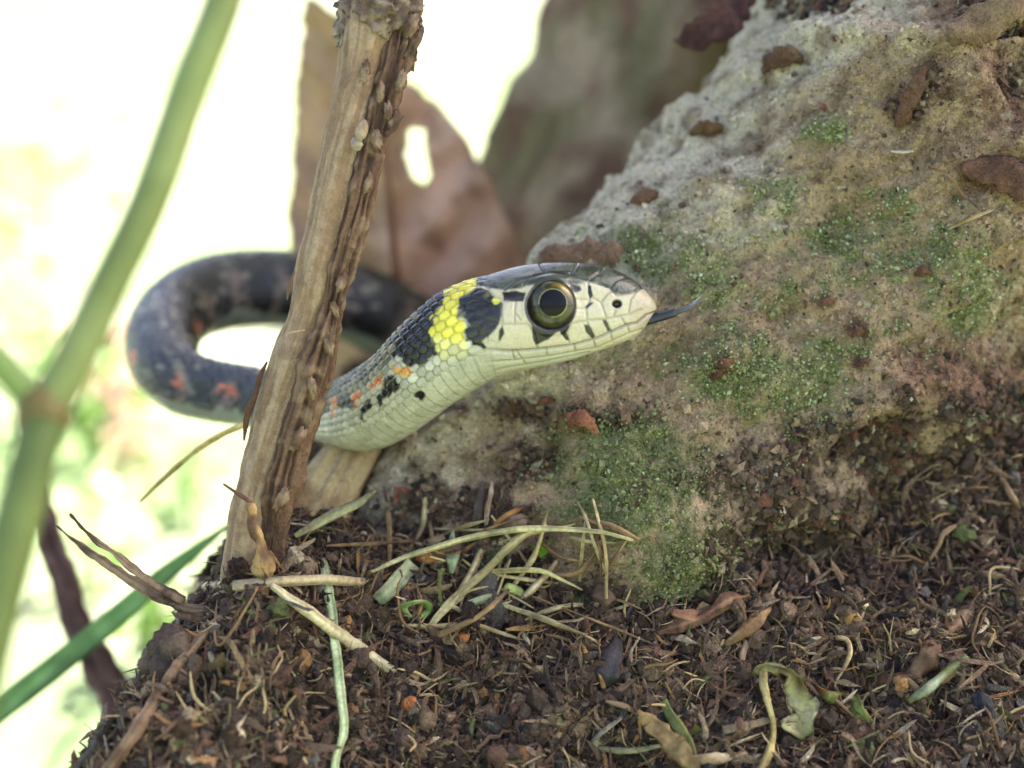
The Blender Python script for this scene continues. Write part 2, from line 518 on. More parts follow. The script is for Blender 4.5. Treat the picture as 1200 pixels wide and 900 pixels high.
# ------------------------------------------------------------------ the snake
def seg_dist(px, py, line):
    best = np.full(len(px), 1e9)
    for (x0, y0), (x1, y1) in zip(line[:-1], line[1:]):
        dx, dy = x1 - x0, y1 - y0
        t = np.clip(((px - x0) * dx + (py - y0) * dy) / max(dx * dx + dy * dy, 1e-9), 0, 1)
        best = np.minimum(best, np.hypot(px - x0 - t * dx, py - y0 - t * dy))
    return best

def poly_sd(px, py, poly):
    d = seg_dist(px, py, list(poly) + [poly[0]])
    inside = np.zeros(len(px), bool)
    n = len(poly)
    for i in range(n):
        x0, y0 = poly[i]; x1, y1 = poly[(i + 1) % n]
        if y0 == y1: continue
        cross = ((y0 > py) != (y1 > py)) & (px < (x1 - x0) * (py - y0) / (y1 - y0) + x0)
        inside ^= cross
    return np.where(inside, -d, d)

# stations from the hidden tail end to the snout: top point, bottom point (photograph pixels), depth, width ratio
ST = [
    (640, 512.3, 640, 577.7, 25.5, 1.0),
    (580, 437.6, 580, 518.4, 23.9, 1.0),
    (520, 372.1, 520, 463.9, 22.5, 1.0),
    (462, 332.1, 462, 423.9, 21.8, 1.0),
    (410, 308.7, 410, 399.3, 21.5, 1.0),
    (355, 296.5, 355, 385.5, 21.35, 1.0),
    (307, 293.3, 307, 382.7, 21.25, 1.0),
    (262, 297.2, 262, 386.8, 21, 1.0),
    (226, 309.6, 226, 398.4, 20.65, 1.0),
    (201, 331, 201, 417, 20.15, 1.0),
    (190, 358.5, 190, 441.5, 19.5, 1.0),
    (194, 388.3, 194, 467.7, 18.9, 1.0),
    (214, 410.2, 214, 485.8, 18.5, 1.0),
    (248, 421.9, 248, 494.1, 18.25, 1.0),
    (292, 430.1, 292, 499.9, 17.9, 1.0),
    (330, 438.8, 330, 507.2, 17.55, 1.0),
    (362, 447, 364, 513, 17.1, 1.0), (392, 447, 410, 525, 16.55, 1.0), (420, 433, 448, 525, 16.05, 1.0), (449, 411, 486, 505, 15.65, 1.0), (482, 374, 524, 477, 15.3, 1.0),
    (517, 344, 556, 457, 15.12, 1.0), (545, 331, 575, 446, 15.03, 1.02), (570, 323, 590, 440.5, 15.0, 1.02), (598, 314.5, 606, 436, 15, .98), (622, 310, 626, 431.5, 15, .92), (648, 308, 649, 427, 15, .84),
    (672, 308, 672, 421, 15, .77), (698, 310, 697, 413, 15, .71), (718, 315.5, 717, 406, 15, .68), (735, 323, 734, 399.5, 15, .66), (747, 331.5, 746, 394, 15, .66), (755, 339, 754, 386, 15, .68), (762, 346.5, 762, 375, 15, .8), (767, 353.5, 767, 368, 15, 1.0), (769, 358, 769, 364, 15, 1.2), (769.6, 360.4, 769.6, 361.6, 15, 1.3)]
a = np.array(ST)
Tp, Bp = PP(a[:, [0, 1, 4]]), PP(a[:, [2, 3, 4]])
rows = np.concatenate([(Tp + Bp) / 2, (Tp - Bp) / 2, a[:, 5:6]], 1)
Lc = np.concatenate([[0], np.cumsum(np.linalg.norm(np.diff(rows[:, :3], axis=0), axis=1))])
tot = Lc[-1]
k_neck = Lc[16]; k_snout = Lc[32]
tt = np.concatenate([np.linspace(0, k_neck, 300), np.linspace(k_neck, k_snout, 520)[1:], np.linspace(k_snout, tot, 40)[1:]]) / tot
S = spline(rows, 0, tt)
C, Uv, wr = S[:, :3], S[:, 3:6], S[:, 6]
# tangents relaxed over neighbours so that rings do not fold
Tn = unit(np.gradient(C, axis=0))
hh = np.linalg.norm(Uv, axis=1)
U = unit(Uv)
U = unit(U - Tn * np.sum(U * Tn, 1, keepdims=True) * smooth(Lc[18], Lc[15], tt * tot)[:, None])
Sd = np.cross(Tn, U); Sd = unit(Sd)
for _ in range(30):
    Sd[1:-1] = unit(Sd[:-2] + 2 * Sd[1:-1] + Sd[2:])
sarc = tt * tot
inhead = smooth(Lc[22], Lc[25], sarc)
Sd = unit(Sd * (1 - inhead)[:, None] + (-FWD if Sd[-200] @ FWD < 0 else FWD) * inhead[:, None])
NR = 248
ph = np.linspace(0, 2 * math.pi, NR, endpoint=False)
ex = 1 - 0.18 * inhead
sn, cs = np.sin(ph), np.cos(ph)
SS = np.sign(sn)[None] * np.abs(sn)[None] ** ex[:, None]
CCs = np.sign(cs)[None] * np.abs(cs)[None] ** (1 - 0.06 * inhead[:, None])
narrow = 1 - inhead[:, None] * (0.20 * np.clip(CCs, 0, 1) ** 2 + 0.10 * np.clip(-CCs, 0, 1) ** 2)
w = (hh * wr)[:, None] * narrow
SV = C[:, None] + (hh[:, None] * CCs)[..., None] * U[:, None] + (w * SS)[..., None] * Sd[:, None]
nrm = unit((CCs)[..., None] * U[:, None] + (SS)[..., None] * Sd[:, None])
camside = np.sign(Sd @ FWD)            # +1 where +Sd points away from the camera
near_idx = np.where(camside[:, None] > 0, np.where(sn[None] <= 0, np.arange(NR)[None], (NR - np.arange(NR))[None] % NR),
                    np.where(sn[None] >= 0, np.arange(NR)[None], (NR - np.arange(NR))[None] % NR))
nt_ = len(tt)
flat = SV.reshape(-1, 3)
px, py, dd = proj(flat)
gi = (np.arange(nt_)[:, None] * NR + near_idx).ravel()
px, py = px[gi], py[gi]                # both sides of the body carry the same markings
sA = np.repeat(sarc, NR)
phi = np.abs(np.where(ph > math.pi, ph - 2 * math.pi, ph))
PHI = np.tile(phi, nt_)
PHs = np.tile(np.where(ph > math.pi, ph - 2 * math.pi, ph), nt_)
HEAD = np.repeat(smooth(Lc[21] + .25, Lc[23] + .1, sarc), NR)
FRONT = np.repeat(smooth(k_neck - .3, k_neck + .1, sarc), NR)     # the part with markings drawn from its own side view
h0 = np.repeat(hh, NR)

# ---- relief: keeled dorsal scales in staggered rows, belly plates, head plates with sutures
Ls = 0.102 + 0.06 * (1 - FRONT)
BEL = R(118)
rows_n = 23
qq = (PHs / BEL) * (rows_n / 2)
# the rows slant backwards a little
pp = sA / Ls
def cell(qq, pp):
    f1 = np.full(len(qq), 9.0); f2 = f1.copy(); cx = np.zeros(len(qq)); ip = np.zeros(len(qq)); iq = np.zeros(len(qq))
    q0 = np.floor(qq + .5); 
    for dq in (-1, 0, 1):
        qi = q0 + dq
        off = 0.5 * (np.mod(qi, 2))
        p0 = np.floor(pp - off + .5)
        for dp in (-1, 0, 1):
            pi_ = p0 + dp + off
            d = np.sqrt(((qq - qi) * 0.62) ** 2 + ((pp - pi_) * .62) ** 2)
            b = d < f1
            f2 = np.where(b, f1, np.minimum(f2, d))
            cx = np.where(b, pp - pi_, cx); ip = np.where(b, pi_, ip); iq = np.where(b, qi, iq)
            f1 = np.where(b, d, f1)
    return f1, f2, cx, ip, iq
f1, f2, cx, ip, iq = cell(qq, pp)
gr = smooth(0.0, 0.16, f2 - f1)
scale_h = 0.020 * (gr - .6) - 0.013 * cx + 0.009 * np.exp(-((qq - iq) / .13) ** 2) * gr
srand2 = np.mod(np.sin(ip * 37.1 + iq * 11.7) * 24634.6, 1.0)
srand = np.mod(np.sin(ip * 12.98 + iq * 78.23) * 43758.5, 1.0)
vp = np.mod(sA / (Ls * 1.25) + 0.25 * (PHI - BEL), 1.0)
bel_h = 0.010 * smooth(0, .12, vp) * (1 - .7 * vp) - .006
bel_g = smooth(0.10, 0.0, np.minimum(vp, 1 - vp))
isbel = smooth(BEL - .10, BEL + .10, PHI)
disp = (scale_h * (1 - isbel) + bel_h * isbel) * (1 - HEAD)
HL = dict(strong=[[(769, 366), (757, 370), (746, 379), (735, 381), (700, 397), (672, 405), (630, 410), (597, 412), (565, 409), (550, 404)]],
  plates=[[(583, 402), (587, 390), (588, 379)], [(630, 408), (627, 395), (620, 381)], [(667, 402), (664, 390), (670, 379)], [(697, 396), (690, 382), (687, 377)], [(716, 390), (709, 374)], [(733, 381), (727, 371)],
    [(571, 383), (588, 379), (605, 380), (618, 379)], [(672, 379), (688, 376), (710, 374), (736, 369), (752, 362)], [(588, 379), (588, 353), (604, 352), (614, 350)], [(604, 353), (603, 366), (610, 375)], [(603, 366), (603, 379)],
    [(688, 377), (687, 362), (691, 350), (689, 331)], [(711, 374), (704, 354), (692, 346)], [(736, 369), (739, 351), (746, 340)], [(719, 371), (721, 364)], [(704, 354), (712, 343), (722, 339)], [(670, 350), (688, 350)], [(673, 361), (687, 362)],
    [(752, 386), (735, 392), (700, 408), (650, 417), (600, 423), (560, 425)], [(735, 383), (738, 391)], [(715, 391), (718, 401)], [(695, 399), (698, 408)], [(672, 405), (675, 413)], [(640, 410), (641, 418)], [(600, 412), (603, 422)],
    [(690, 413), (640, 424), (590, 432), (560, 440)], [(617, 428), (605, 412)],
    [(556, 332), (570, 336), (578, 347), (592, 352)], [(613, 334), (625, 326), (645, 320), (668, 322), (690, 329)], [(640, 321), (632, 308)], [(668, 322), (676, 309)], [(690, 329), (702, 320), (708, 312)], [(690, 329), (715, 337), (722, 346), (745, 342), (752, 336)], [(715, 337), (722, 328), (735, 324)],
    [(590, 341), (604, 330), (625, 326)], [(560, 350), (575, 355), (588, 353)], [(545, 375), (566, 372), (588, 379)], [(563, 401), (571, 383), (566, 372)], [(532, 372), (545, 375), (548, 400)]])
sut = np.zeros(len(px)); strong = np.zeros(len(px))
hm = HEAD > 0.01
for ln in HL['plates']:
    dln = np.full(len(px), 99.0); dln[hm] = seg_dist(px[hm], py[hm], ln)
    sut = np.maximum(sut, np.exp(-(dln / 1.25) ** 2))
for ln in HL['strong']:
    dln = np.full(len(px), 99.0); dln[hm] = seg_dist(px[hm], py[hm], ln)
    strong = np.maximum(strong, np.exp(-(dln / 1.7) ** 2))
disp += HEAD * (-0.016 * sut - 0.026 * strong)
EX, EY, ER = 645.0, 359.5, 29.5
er = np.hypot(px - EX, py - EY)
disp += HEAD * (-0.10 * smooth(28, 21, er) + 0.014 * np.exp(-((er - 31) / 3.0) ** 2))
nost = np.hypot((px - 723), (py - 356) * 1.1)
disp += HEAD * (-0.06 * smooth(6.5, 2.5, nost))
# brow ridge over the eye, slight hollow in front of it
disp += HEAD * (0.05 * np.exp(-((px - 645) / 34) ** 2 - ((py - 329) / 8) ** 2) - 0.03 * np.exp(-((px - 695) / 22) ** 2 - ((py - 352) / 12) ** 2))
SVd = (flat + nrm.reshape(-1, 3) * disp[:, None])

# ---- pigment
SJ = (1 - HEAD) * np.repeat(smooth(Lc[15], Lc[16], sarc), NR)
rag = fbm(np.stack([px * .09, py * .09, 0 * px], -1), 2, 91) * 3.0
def inside(poly, soft=1.6, wob=1.0):
    out = np.zeros(len(px))
    xs = [p[0] for p in poly]; ys = [p[1] for p in poly]
    m = (px > min(xs) - 8) & (px < max(xs) + 8) & (py > min(ys) - 8) & (py < max(ys) + 8) & (FRONT > .01)
    if m.any():
        out[m] = smooth(soft, -soft, poly_sd(px[m] + SJ[m] * (srand[m] - .5) * 6, py[m] + SJ[m] * (srand2[m] - .5) * 6, poly) + rag[m] * wob)
    return out
def dot(cx, cy, r, soft=2.0):
    return smooth(r + soft, r - soft, np.hypot(px - cx + SJ * (srand - .5) * 3.5, py - cy + SJ * (srand2 - .5) * 3.5) + rag)
col = np.zeros((len(px), 3))
def put(c, m):
    global col
    m = np.clip(m, 0, 1)[:, None]
    col = col * (1 - m) + np.asarray(c) * m
black, cream, belly = lin(30, 30, 29), lin(196, 186, 158), lin(188, 186, 166)
# rest of the body: dark back, bars on the flank, pale belly
u = sA / 0.86
mot = srand - .5
bar = np.abs(np.mod(u + .22 * mot + .12 * perlin(np.stack([sA * 1.7, PHI, 0 * sA], -1), 96), 1.0) - .5) * 2                # 0 centre of the dark blotch .. 1
mot = srand - .5
col[:] = lin(54, 52, 45)
put(lin(124, 116, 98), smooth(.1, .45, mot + .25 * fbm(np.stack([sA * 3, PHI * 3, 0 * sA], -1), 2, 95)) * smooth(1.2, .6, PHI) * .7)
put(black, smooth(.75, .45, bar) * smooth(.35, .8, PHI) * .95)
put(lin(126, 104, 92), smooth(.62, .85, bar + mot * .2) * smooth(.95, 1.2, PHI) * smooth(2.6, 2.3, PHI) * .85)
og = smooth(.70, .85, bar) * smooth(1.05, 1.2, PHI) * smooth(1.62, 1.45, PHI) * np.repeat(smooth(Lc[9], Lc[10], sarc), NR)
put(lin(196, 100, 66), og * .9)
put(lin(140, 146, 128), smooth(1.82, 2.1, PHI + mot * .15 - .5 * np.repeat(smooth(Lc[8], Lc[5], sarc), NR)))
put(black, smooth(.5, .3, bar) * smooth(1.75, 1.9, PHI) * smooth(2.2, 2.05, PHI) * .8)
put(lin(158, 148, 122), smooth(.36, .42, mot) * smooth(1.9, 1.5, PHI) * .4)
# neck and head, from their own side view
f = FRONT
def putf(c, m): put(c, m * f)
putf(belly, np.ones(len(px)))
dors = smooth(1.32, 1.0, PHI + mot * .3) * (1 - HEAD)
putf(lin(104, 98, 72), dors)
putf(black, dors * smooth(.15, .3, mot) * .85)
putf(lin(172, 158, 118), dors * smooth(-.22, -.4, mot) * .8)
putf(lin(225, 222, 204), smooth(.3, .5, mot) * smooth(1.15, 1.35, PHI) * (1 - isbel) * .5)
for cx_, cy_, r_ in ((445, 445, 5), (438, 455, 4.5), (419, 465, 5), (392, 474, 6.5), (417, 474, 3.5), (391, 484, 4)):
    putf(lin(222, 140, 84), dot(cx_, cy_, r_))
for pl in ([(453, 442), (464, 440), (469, 453), (456, 465), (445, 475), (441, 468), (450, 456)], [(422, 474), (430, 468), (434, 479), (427, 492), (421, 482)]):
    putf(black, inside(pl))
putf(black, dot(493, 463, 6.3, 1.5)); putf(lin(60, 66, 54), dot(405, 472, 9)); putf(lin(60, 66, 54), dot(377, 474, 12)); putf(lin(70, 74, 60), dot(384, 455, 9) * .7)
headpal = HEAD
# crown of the head olive grey, cheeks cream
crown_line = [(500, 300), (500, 345), (545, 338), (560, 334), (580, 338), (592, 340), (617, 336), (645, 333), (674, 335), (690, 330), (705, 333), (714, 338), (722, 345), (738, 344), (747, 341), (755, 337), (790, 300)]
put(cream, headpal * smooth(470, 560, px) * (1 - smooth(404, 420, py)))
put(lin(192, 188, 164), headpal * smooth(404, 425, py) * .8)
put(lin(176, 160, 134), headpal * smooth(733, 756, px) * .9)
olive = inside(crown_line, 2.2, .6)
oln = fbm(np.stack([px * .05, py * .09, PHs * 2], -1), 3, 97)
putf(lin(72, 78, 66), olive)
putf(lin(44, 48, 40), olive * smooth(.0, .45, oln))
putf(lin(50, 52, 42), olive * smooth(600, 570, px) * smooth(340, 328, py) * .3)
yel = [(527, 338), (536, 326), (560, 322), (556, 334), (550, 341), (539, 352), (536, 364), (542, 375), (547, 384), (547, 404), (530, 408), (519, 416), (512, 410), (509, 398), (505, 388), (507, 374), (515, 360)]
blk = [(515, 338), (524, 350), (512, 366), (506, 376), (504, 388), (508, 398), (514, 413), (502, 426), (482, 429), (464, 416), (456, 412), (472, 388), (493, 360), (508, 340)]
putf(black, inside(blk, 1.6, 1.3))
putf(lin(150, 140, 120), inside(blk) * smooth(.86, .93, srand) * 0)
putf(lin(240, 226, 80), inside(yel, 1.6, 1.2) * smooth(430, 395, py + 0 * px))
putf(lin(232, 226, 150), inside([(505, 395), (547, 400), (552, 412), (520, 424)], 3) * .6)
putf(lin(222, 158, 80), inside([(461, 427), (476, 428), (486, 437), (484, 442), (470, 440), (461, 434)], 2))
for pl in ([(542, 349), (561, 337), (571, 339), (580, 347), (589, 355), (588, 370), (584, 381), (571, 396), (563, 402), (549, 400), (546, 390), (549, 378), (545, 375), (540, 364)], [(554, 401), (563, 400), (570, 407), (566, 409), (556, 405)]):
    putf(black, inside(pl, 1.2, .5))
putf(lin(112, 112, 84), dot(541, 370, 4.5) + .8 * dot(571, 345, 4))
putf(lin(214, 210, 92), dot(582, 351, 4.5, 1.2))
for pl in ([(588, 342), (605, 341), (616, 344), (613, 353), (590, 352)], [(623, 378), (632, 386), (642, 389), (653, 388), (642, 398), (628, 405), (624, 395)], [(656, 387), (669, 379), (664, 391), (667, 399), (664, 399), (657, 391)],
           [(668, 334), (680, 335), (682, 340), (675, 343), (668, 342)], [(689, 334), (692, 335), (695, 345), (692, 349), (689, 342)], [(686, 359), (692, 354), (696, 354), (687, 362)], [(684, 380), (690, 381), (697, 395), (694, 397), (687, 389)],
           [(706, 375), (710, 375), (715, 387), (712, 389)], [(585, 387), (589, 382), (591, 390), (586, 400), (584, 399)]):
    putf(lin(28, 25, 27), inside(pl, 1.0, .25))
putf(lin(66, 62, 48), smooth(7, 5, nost)); putf(lin(20, 18, 16), smooth(4.5, 2.5, nost))
putf(lin(34, 30, 26), smooth(31.5, 29.5, er) * HEAD)
col *= (1 - .25 * HEAD * np.clip(sut, 0, 1) - .5 * HEAD * strong)[:, None]
col *= (1 - .22 * FRONT * (1 - HEAD) * isbel * bel_g - (1 - HEAD) * (1 - isbel) * (1 - gr) * (.34 + .1 * (1 - FRONT)))[:, None]
col *= (.84 + .32 * srand * (1 - HEAD) + .16 * HEAD)[:, None]

tipv = SVd.reshape(nt_, NR, 3)[-1].mean(0); tail = SVd.reshape(nt_, NR, 3)[0].mean(0)
SVall = np.concatenate([SVd, [tail], [tipv]])
colall = np.concatenate([col, [col[0]], [col[-1]]])
j = np.arange(NR); e0, e1 = nt_ * NR, nt_ * NR + 1
caps = np.concatenate([np.stack([(j + 1) % NR, j, np.full(NR, e0)], -1), np.stack([(nt_ - 1) * NR + j, (nt_ - 1) * NR + (j + 1) % NR, np.full(NR, e1)], -1)])
snake_base = P(455, 525, 15.8)
snake = thing('snake', 'small black and cream snake with a yellow collar, flicking its dark forked tongue', 'snake', snake_base)
fq = grid_faces(nt_, NR)
# outward orientation
a0, a1, a2 = SVall[fq[5000, 0]], SVall[fq[5000, 1]], SVall[fq[5000, 2]]
if np.dot(np.cross(a1 - a0, a2 - a0), nrm.reshape(-1, 3)[fq[5000, 0]]) < 0:
    fq, caps = fq[:, ::-1], caps[:, ::-1]
part('body', SVall, [fq, caps], M_SNAKE, snake, snake_base, colall)

# eyes: flattened ball, gold-ringed iris, round pupil
def cap_mesh(rx, rs, r0, r1, off, nr=26, na=64):
    """zone of the eye ball between radii r0..r1 (cm from the eye axis), lifted by off"""
    rr = np.linspace(r0, r1, nr)
    an = np.linspace(0, 2 * math.pi, na, endpoint=False)
    X = rr[:, None] * np.cos(an); Y = rr[:, None] * np.sin(an)
    Z = rs * np.sqrt(np.clip(1 - (rr / rx) ** 2, 0, 1))[:, None] + off + 0 * X
    return np.stack([X, Y, Z], -1).reshape(-1, 3), grid_faces(nr, na)
kpx = K * 15
ehalf = 0.0
iring = np.argmin(np.abs(C @ RIGHT / kpx + 600 - EX))
for side in (-1, 1):
    nearest = np.argmin(np.hypot(px - EX, py - EY - 30) + 1e3 * (np.sign((flat - C[np.arange(len(flat)) // NR]) @ FWD) != side))
    surf = abs((flat[nearest] - C[nearest // NR]) @ FWD)
    cen = P(EX, EY, 15) + FWD * side * (surf - 0.072)
    def tow(Q):
        return cen + Q[:, 0:1] * RIGHT + Q[:, 1:2] * UP + Q[:, 2:3] * FWD * side
    rx, rs = 0.266, 0.175
    Q, F = cap_mesh(rx, rs, 0.0005, rx, 0)
    Q2 = Q.copy(); Q2[:, 2] *= -.5
    rr = np.hypot(Q[:, 0], Q[:, 1]); an = np.arctan2(Q[:, 1], Q[:, 0])
    irn = fbm(np.stack([np.cos(an) * 3, np.sin(an) * 3, rr * 22], -1), 3, 99)
    ic = lin(62, 62, 38) + 0 * Q
    m = smooth(-.1, .5, irn)[:, None]; ic = ic * (1 - m) + lin(26, 27, 20) * m
    m = (np.exp(-((an - .9) / .5) ** 2) * smooth(.17, .2, rr) * smooth(.25, .22, rr))[:, None] * .7; ic = ic * (1 - m) + lin(170, 140, 50) * m
    m = smooth(.222, .245, rr)[:, None]; ic = ic * (1 - m) + lin(22, 20, 18) * m
    fl = side > 0
    Fo = F if (side < 0) else F[:, ::-1]
    Fa = np.concatenate([Fo[:, ::-1], Fo + len(Q)]) if True else Fo
    eye = part('eye', tow(np.concatenate([Q, Q2])), Fa, M_EYE, snake, snake_base, np.concatenate([ic, ic]))
    off = np.array((.045, .025, 0)) * np.array((1, 1, 1))
    Q, F = cap_mesh(rx, rs, 0.134, 0.150, 0.005, 6)
    Q[:, :2] *= 1.0
    part('iris', tow(Q + (0.012, .012, 0)), F if side > 0 else F[:, ::-1], M_EYE, eye, snake_base, lin(124, 118, 64))
    Q, F = cap_mesh(rx, rs, 0.0005, 0.137, 0.008, 16)
    part('pupil', tow(Q + (0.012, .012, 0)), F if side > 0 else F[:, ::-1], M_PUPIL, eye, snake_base)

# tongue: flat stalk that forks
tl = np.array([(735, 381, 15), (750, 377.5, 15), (765, 373.5, 14.98), (780, 369.5, 14.95), (792, 366, 14.92)])
S = spline(PP(tl), 24)
V1, F1, c1 = sweep(S, np.interp(np.linspace(0, 1, 24), [0, .4, 1], [.055, .055, .045]), np.interp(np.linspace(0, 1, 24), [0, .5, 1], [.06, .05, .04]), 12, up0=UP)
fr = [(V1, F1, c1)]
for e in ([(790, 366.5, 14.92), (806, 360, 14.9), (816, 352, 14.95), (822, 346, 15.0)], [(790, 366.5, 14.92), (806, 361.5, 14.85), (818, 355, 14.75), (826, 351, 14.65)]):
    S = spline(PP(np.array(e, float)), 20)
    fr.append(sweep(S, np.linspace(.032, .004, 20), np.linspace(.026, .004, 20), 10, up0=UP))
Vs, Fs, k0 = [], [], 0
for v, f4, f3 in fr:
    Vs.append(v); Fs += [f4 + k0, f3 + k0]; k0 += len(v)
tv = np.concatenate(Vs)
tcx = smooth(780, 825, proj(tv)[0])[:, None]
part('tongue', tv, Fs, M_TONGUE, snake, snake_base, lin(38, 42, 56) * (1 - tcx) + lin(120, 118, 122) * tcx)
# ------------------------------------------------------------------ dead woody stem in front of the snake
def rod(name, pts, n, nseg, rough, mat, cols, parent, base, seed, groove=0.0, ratio=1.0):
    a = np.array(pts, float)
    S = spline(np.concatenate([PP(a[:, :3]), a[:, 3:] * .93], 1), n)
    T, U, Sd = frames(S[:, :3], (0, -1, 0))
    ph = np.linspace(0, 2 * math.pi, nseg, endpoint=False)
    D = (np.cos(ph)[None, :, None] * U[:, None] + np.sin(ph)[None, :, None] * Sd[:, None])
    V = (S[:, None, :3] + S[:, 3][:, None, None] * D * np.where(np.abs(np.cos(ph)) > 2, 1, 1)[None, :, None]).reshape(-1, 3)
    D = D.reshape(-1, 3)
    s = np.repeat(np.linspace(0, 1, n) * np.linalg.norm(np.diff(S[:, :3], axis=0), axis=1).sum(), nseg)
    pa = np.tile(ph, n)
    Q = np.stack([np.cos(pa) * 1.6, np.sin(pa) * 1.6, s * .45], -1)
    fib = fbm(Q * 2.2, 4, seed)
    lum = fbm(V * 1.1, 2, seed + 1)
    fin = fbm(V * 5, 3, seed + 2)
    h = rough * (fib * .9 + .5 * fin) + .06 * lum
    V = V + D * h[:, None]
    m1 = smooth(-.3, .4, fib + .3 * lum)[:, None]
    m2 = smooth(.1, .6, fin + .4 * fbm(Q * 1.2, 2, seed + 3))[:, None]
    c = cols[0] * (1 - m1) + cols[1] * m1
    c = c * (1 - .6 * m2) + cols[2] * .6 * m2
    part(name, V, [grid_faces(n, nseg), np.stack([np.zeros(nseg - 2, int), np.arange(2, nseg), np.arange(1, nseg - 1)], -1),
                   (n - 1) * nseg + np.stack([np.zeros(nseg - 2, int), np.arange(1, nseg - 1), np.arange(2, nseg)], -1)], mat, parent, base, c)
    return S
stem_base = P(300, 640, 14.9)
stem = thing('dead_stem', 'dry brown woody stem with peeling bark standing in front of the snake coil', 'dead stem', stem_base)
SA = rod('stem', [(500, -330, 15.1, .25), (470, -120, 14.9, .27), (441, -10, 14.8, .30), (433, 50, 14.75, .285), (420, 100, 14.7, .262), (403, 170, 14.7, .262), (388, 240, 14.7, .262), (372, 320, 14.75, .26), (351, 400, 14.8, .25), (329, 470, 14.85, .235), (308, 540, 14.9, .23), (293, 620, 15.0, .235), (280, 700, 15.1, .25)],
         420, 110, .012, M_WOOD, (lin(146, 118, 92), lin(170, 146, 118), lin(126, 100, 78)), stem, stem_base, 110)
SB = rod('bark_strip', [(505, -330, 15.15, .16), (480, -100, 15.0, .17), (470, 10, 14.85, .20), (462, 70, 14.72, .19), (447, 120, 14.66, .185), (434, 175, 14.63, .17), (422, 235, 14.6, .16), (404, 300, 14.6, .15), (388, 370, 14.6, .15), (370, 430, 14.62, .15), (350, 490, 14.68, .155), (334, 550, 14.75, .16), (322, 610, 14.85, .165), (312, 690, 15.0, .18)],
         420, 80, .06, M_WOOD, (lin(82, 60, 48), lin(116, 88, 69), lin(150, 126, 100)), stem, stem_base, 130)
def lump(center, radii, axis, rough, seed, sub=3, jag=1.0):
    import bmesh
    bm = bmesh.new()
    bmesh.ops.create_icosphere(bm, subdivisions=sub, radius=1)
    v = np.array([q.co[:] for q in bm.verts]); f = np.array([[x.index for x in q.verts] for q in bm.faces])
    bm.free()
    h = fbm(v * 1.3 * jag + seed * 3.1, 3, seed)
    v = v * (1 + rough * h[:, None])
    v = v * np.asarray(radii)
    z = unit(np.asarray(axis, float)); x = unit(np.cross(z, (0.3, 1, 0.2))); y = np.cross(z, x)
    return np.asarray(center) + v[:, 0:1] * x + v[:, 1:2] * y + v[:, 2:3] * z, f
def part_lump(name, center, radii, axis, rough, seed, mat, parent, base, c0, c1, sub=3, jag=1.0):
    V, F = lump(center, radii, axis, rough, seed, sub, jag)
    m = smooth(-.3, .3, fbm(V * 6, 2, seed + 7))[:, None]
    part(name, V, F, mat, parent, base, c0 * (1 - m) + c1 * m)
stem_dir = unit(P(440, 0, 14.7) - P(410, 150, 14.7))
part_lump('knot', P(446, 10, 14.75), (.40, .34, .36), stem_dir, .42, 141, M_WOOD, stem, stem_base, lin(104, 84, 72), lin(150, 132, 116), 5, 2.4)
part_lump('knot', P(480, 50, 14.72), (.10, .12, .30), stem_dir, .6, 143, M_WOOD, stem, stem_base, lin(84, 66, 54), lin(120, 100, 86), 4, 2)
part_lump('knot', P(405, 30, 14.7), (.10, .10, .22), stem_dir, .6, 149, M_WOOD, stem, stem_base, lin(110, 98, 88), lin(160, 146, 130), 4, 2)
part_lump('bud', P(424, 152, 14.36), (.065, .05, .11), stem_dir, .12, 144, M_WOOD, stem, stem_base, lin(150, 126, 104), lin(176, 154, 130), 3)
part_lump('bud_scar', P(418, 168, 14.4), (.06, .05, .07), stem_dir, .4, 145, M_WOOD, stem, stem_base, lin(150, 130, 108), lin(176, 160, 140), 3, 2)
for i, (x, y, r) in enumerate([(428, 85, .05), (446, 108, .045), (462, 140, .05), (441, 165, .055), (431, 215, .045), (412, 268, .05), (400, 330, .05), (385, 402, .055), (392, 362, .04), (366, 455, .05), (349, 515, .055), (470, 95, .05), (482, 30, .06), (455, 130, .04), (330, 585, .06)]):
    part_lump('bark_flake', P(x, y, 14.44 + .03 * (i % 3)), (r, r * .7, r * 2.3), stem_dir + RNG.normal(size=3) * .25, .55, 150 + i, M_WOOD, stem, stem_base, lin(104, 78, 62), lin(150, 126, 102), 3, 2)
def bent_part(name, pts, r, parent, base, c, mat=M_WOOD, n=24, rv=None):
    a = np.array(pts, float)
    S = spline(PP(a[:, :3]), n)
    rr = np.interp(np.linspace(0, 1, n), np.linspace(0, 1, len(r)), r)
    V, F, cp = sweep(S, rr, rr if rv is None else np.interp(np.linspace(0, 1, n), np.linspace(0, 1, len(rv)), rv), 8)
    V = V + fbm(V * 5, 2, 5)[:, None] * .012
    part(name, V, [F, cp], mat, parent, base, c)
bent_part('splinter', [(452, 158, 14.5), (462, 150, 14.45), (469, 140, 14.4), (472, 136, 14.4)], [.03, .025, .006], stem, stem_base, lin(96, 72, 58))
bent_part('fibre', [(334, 392, 14.5), (346, 389, 14.46), (358, 386, 14.5)], [.008, .012, .006], stem, stem_base, lin(190, 160, 130))
bent_part('splinter', [(345, 318, 14.5), (338, 340, 14.45), (336, 352, 14.5)], [.01, .02, .006], stem, stem_base, lin(110, 84, 66))
bent_part('splinter', [(313, 424, 14.75), (303, 445, 14.72), (299, 462, 14.7), (291, 480, 14.72), (289, 492, 14.75), (287, 515, 14.8)], [.01, .03, .025, .035, .03, .01], stem, stem_base, lin(96, 66, 48))

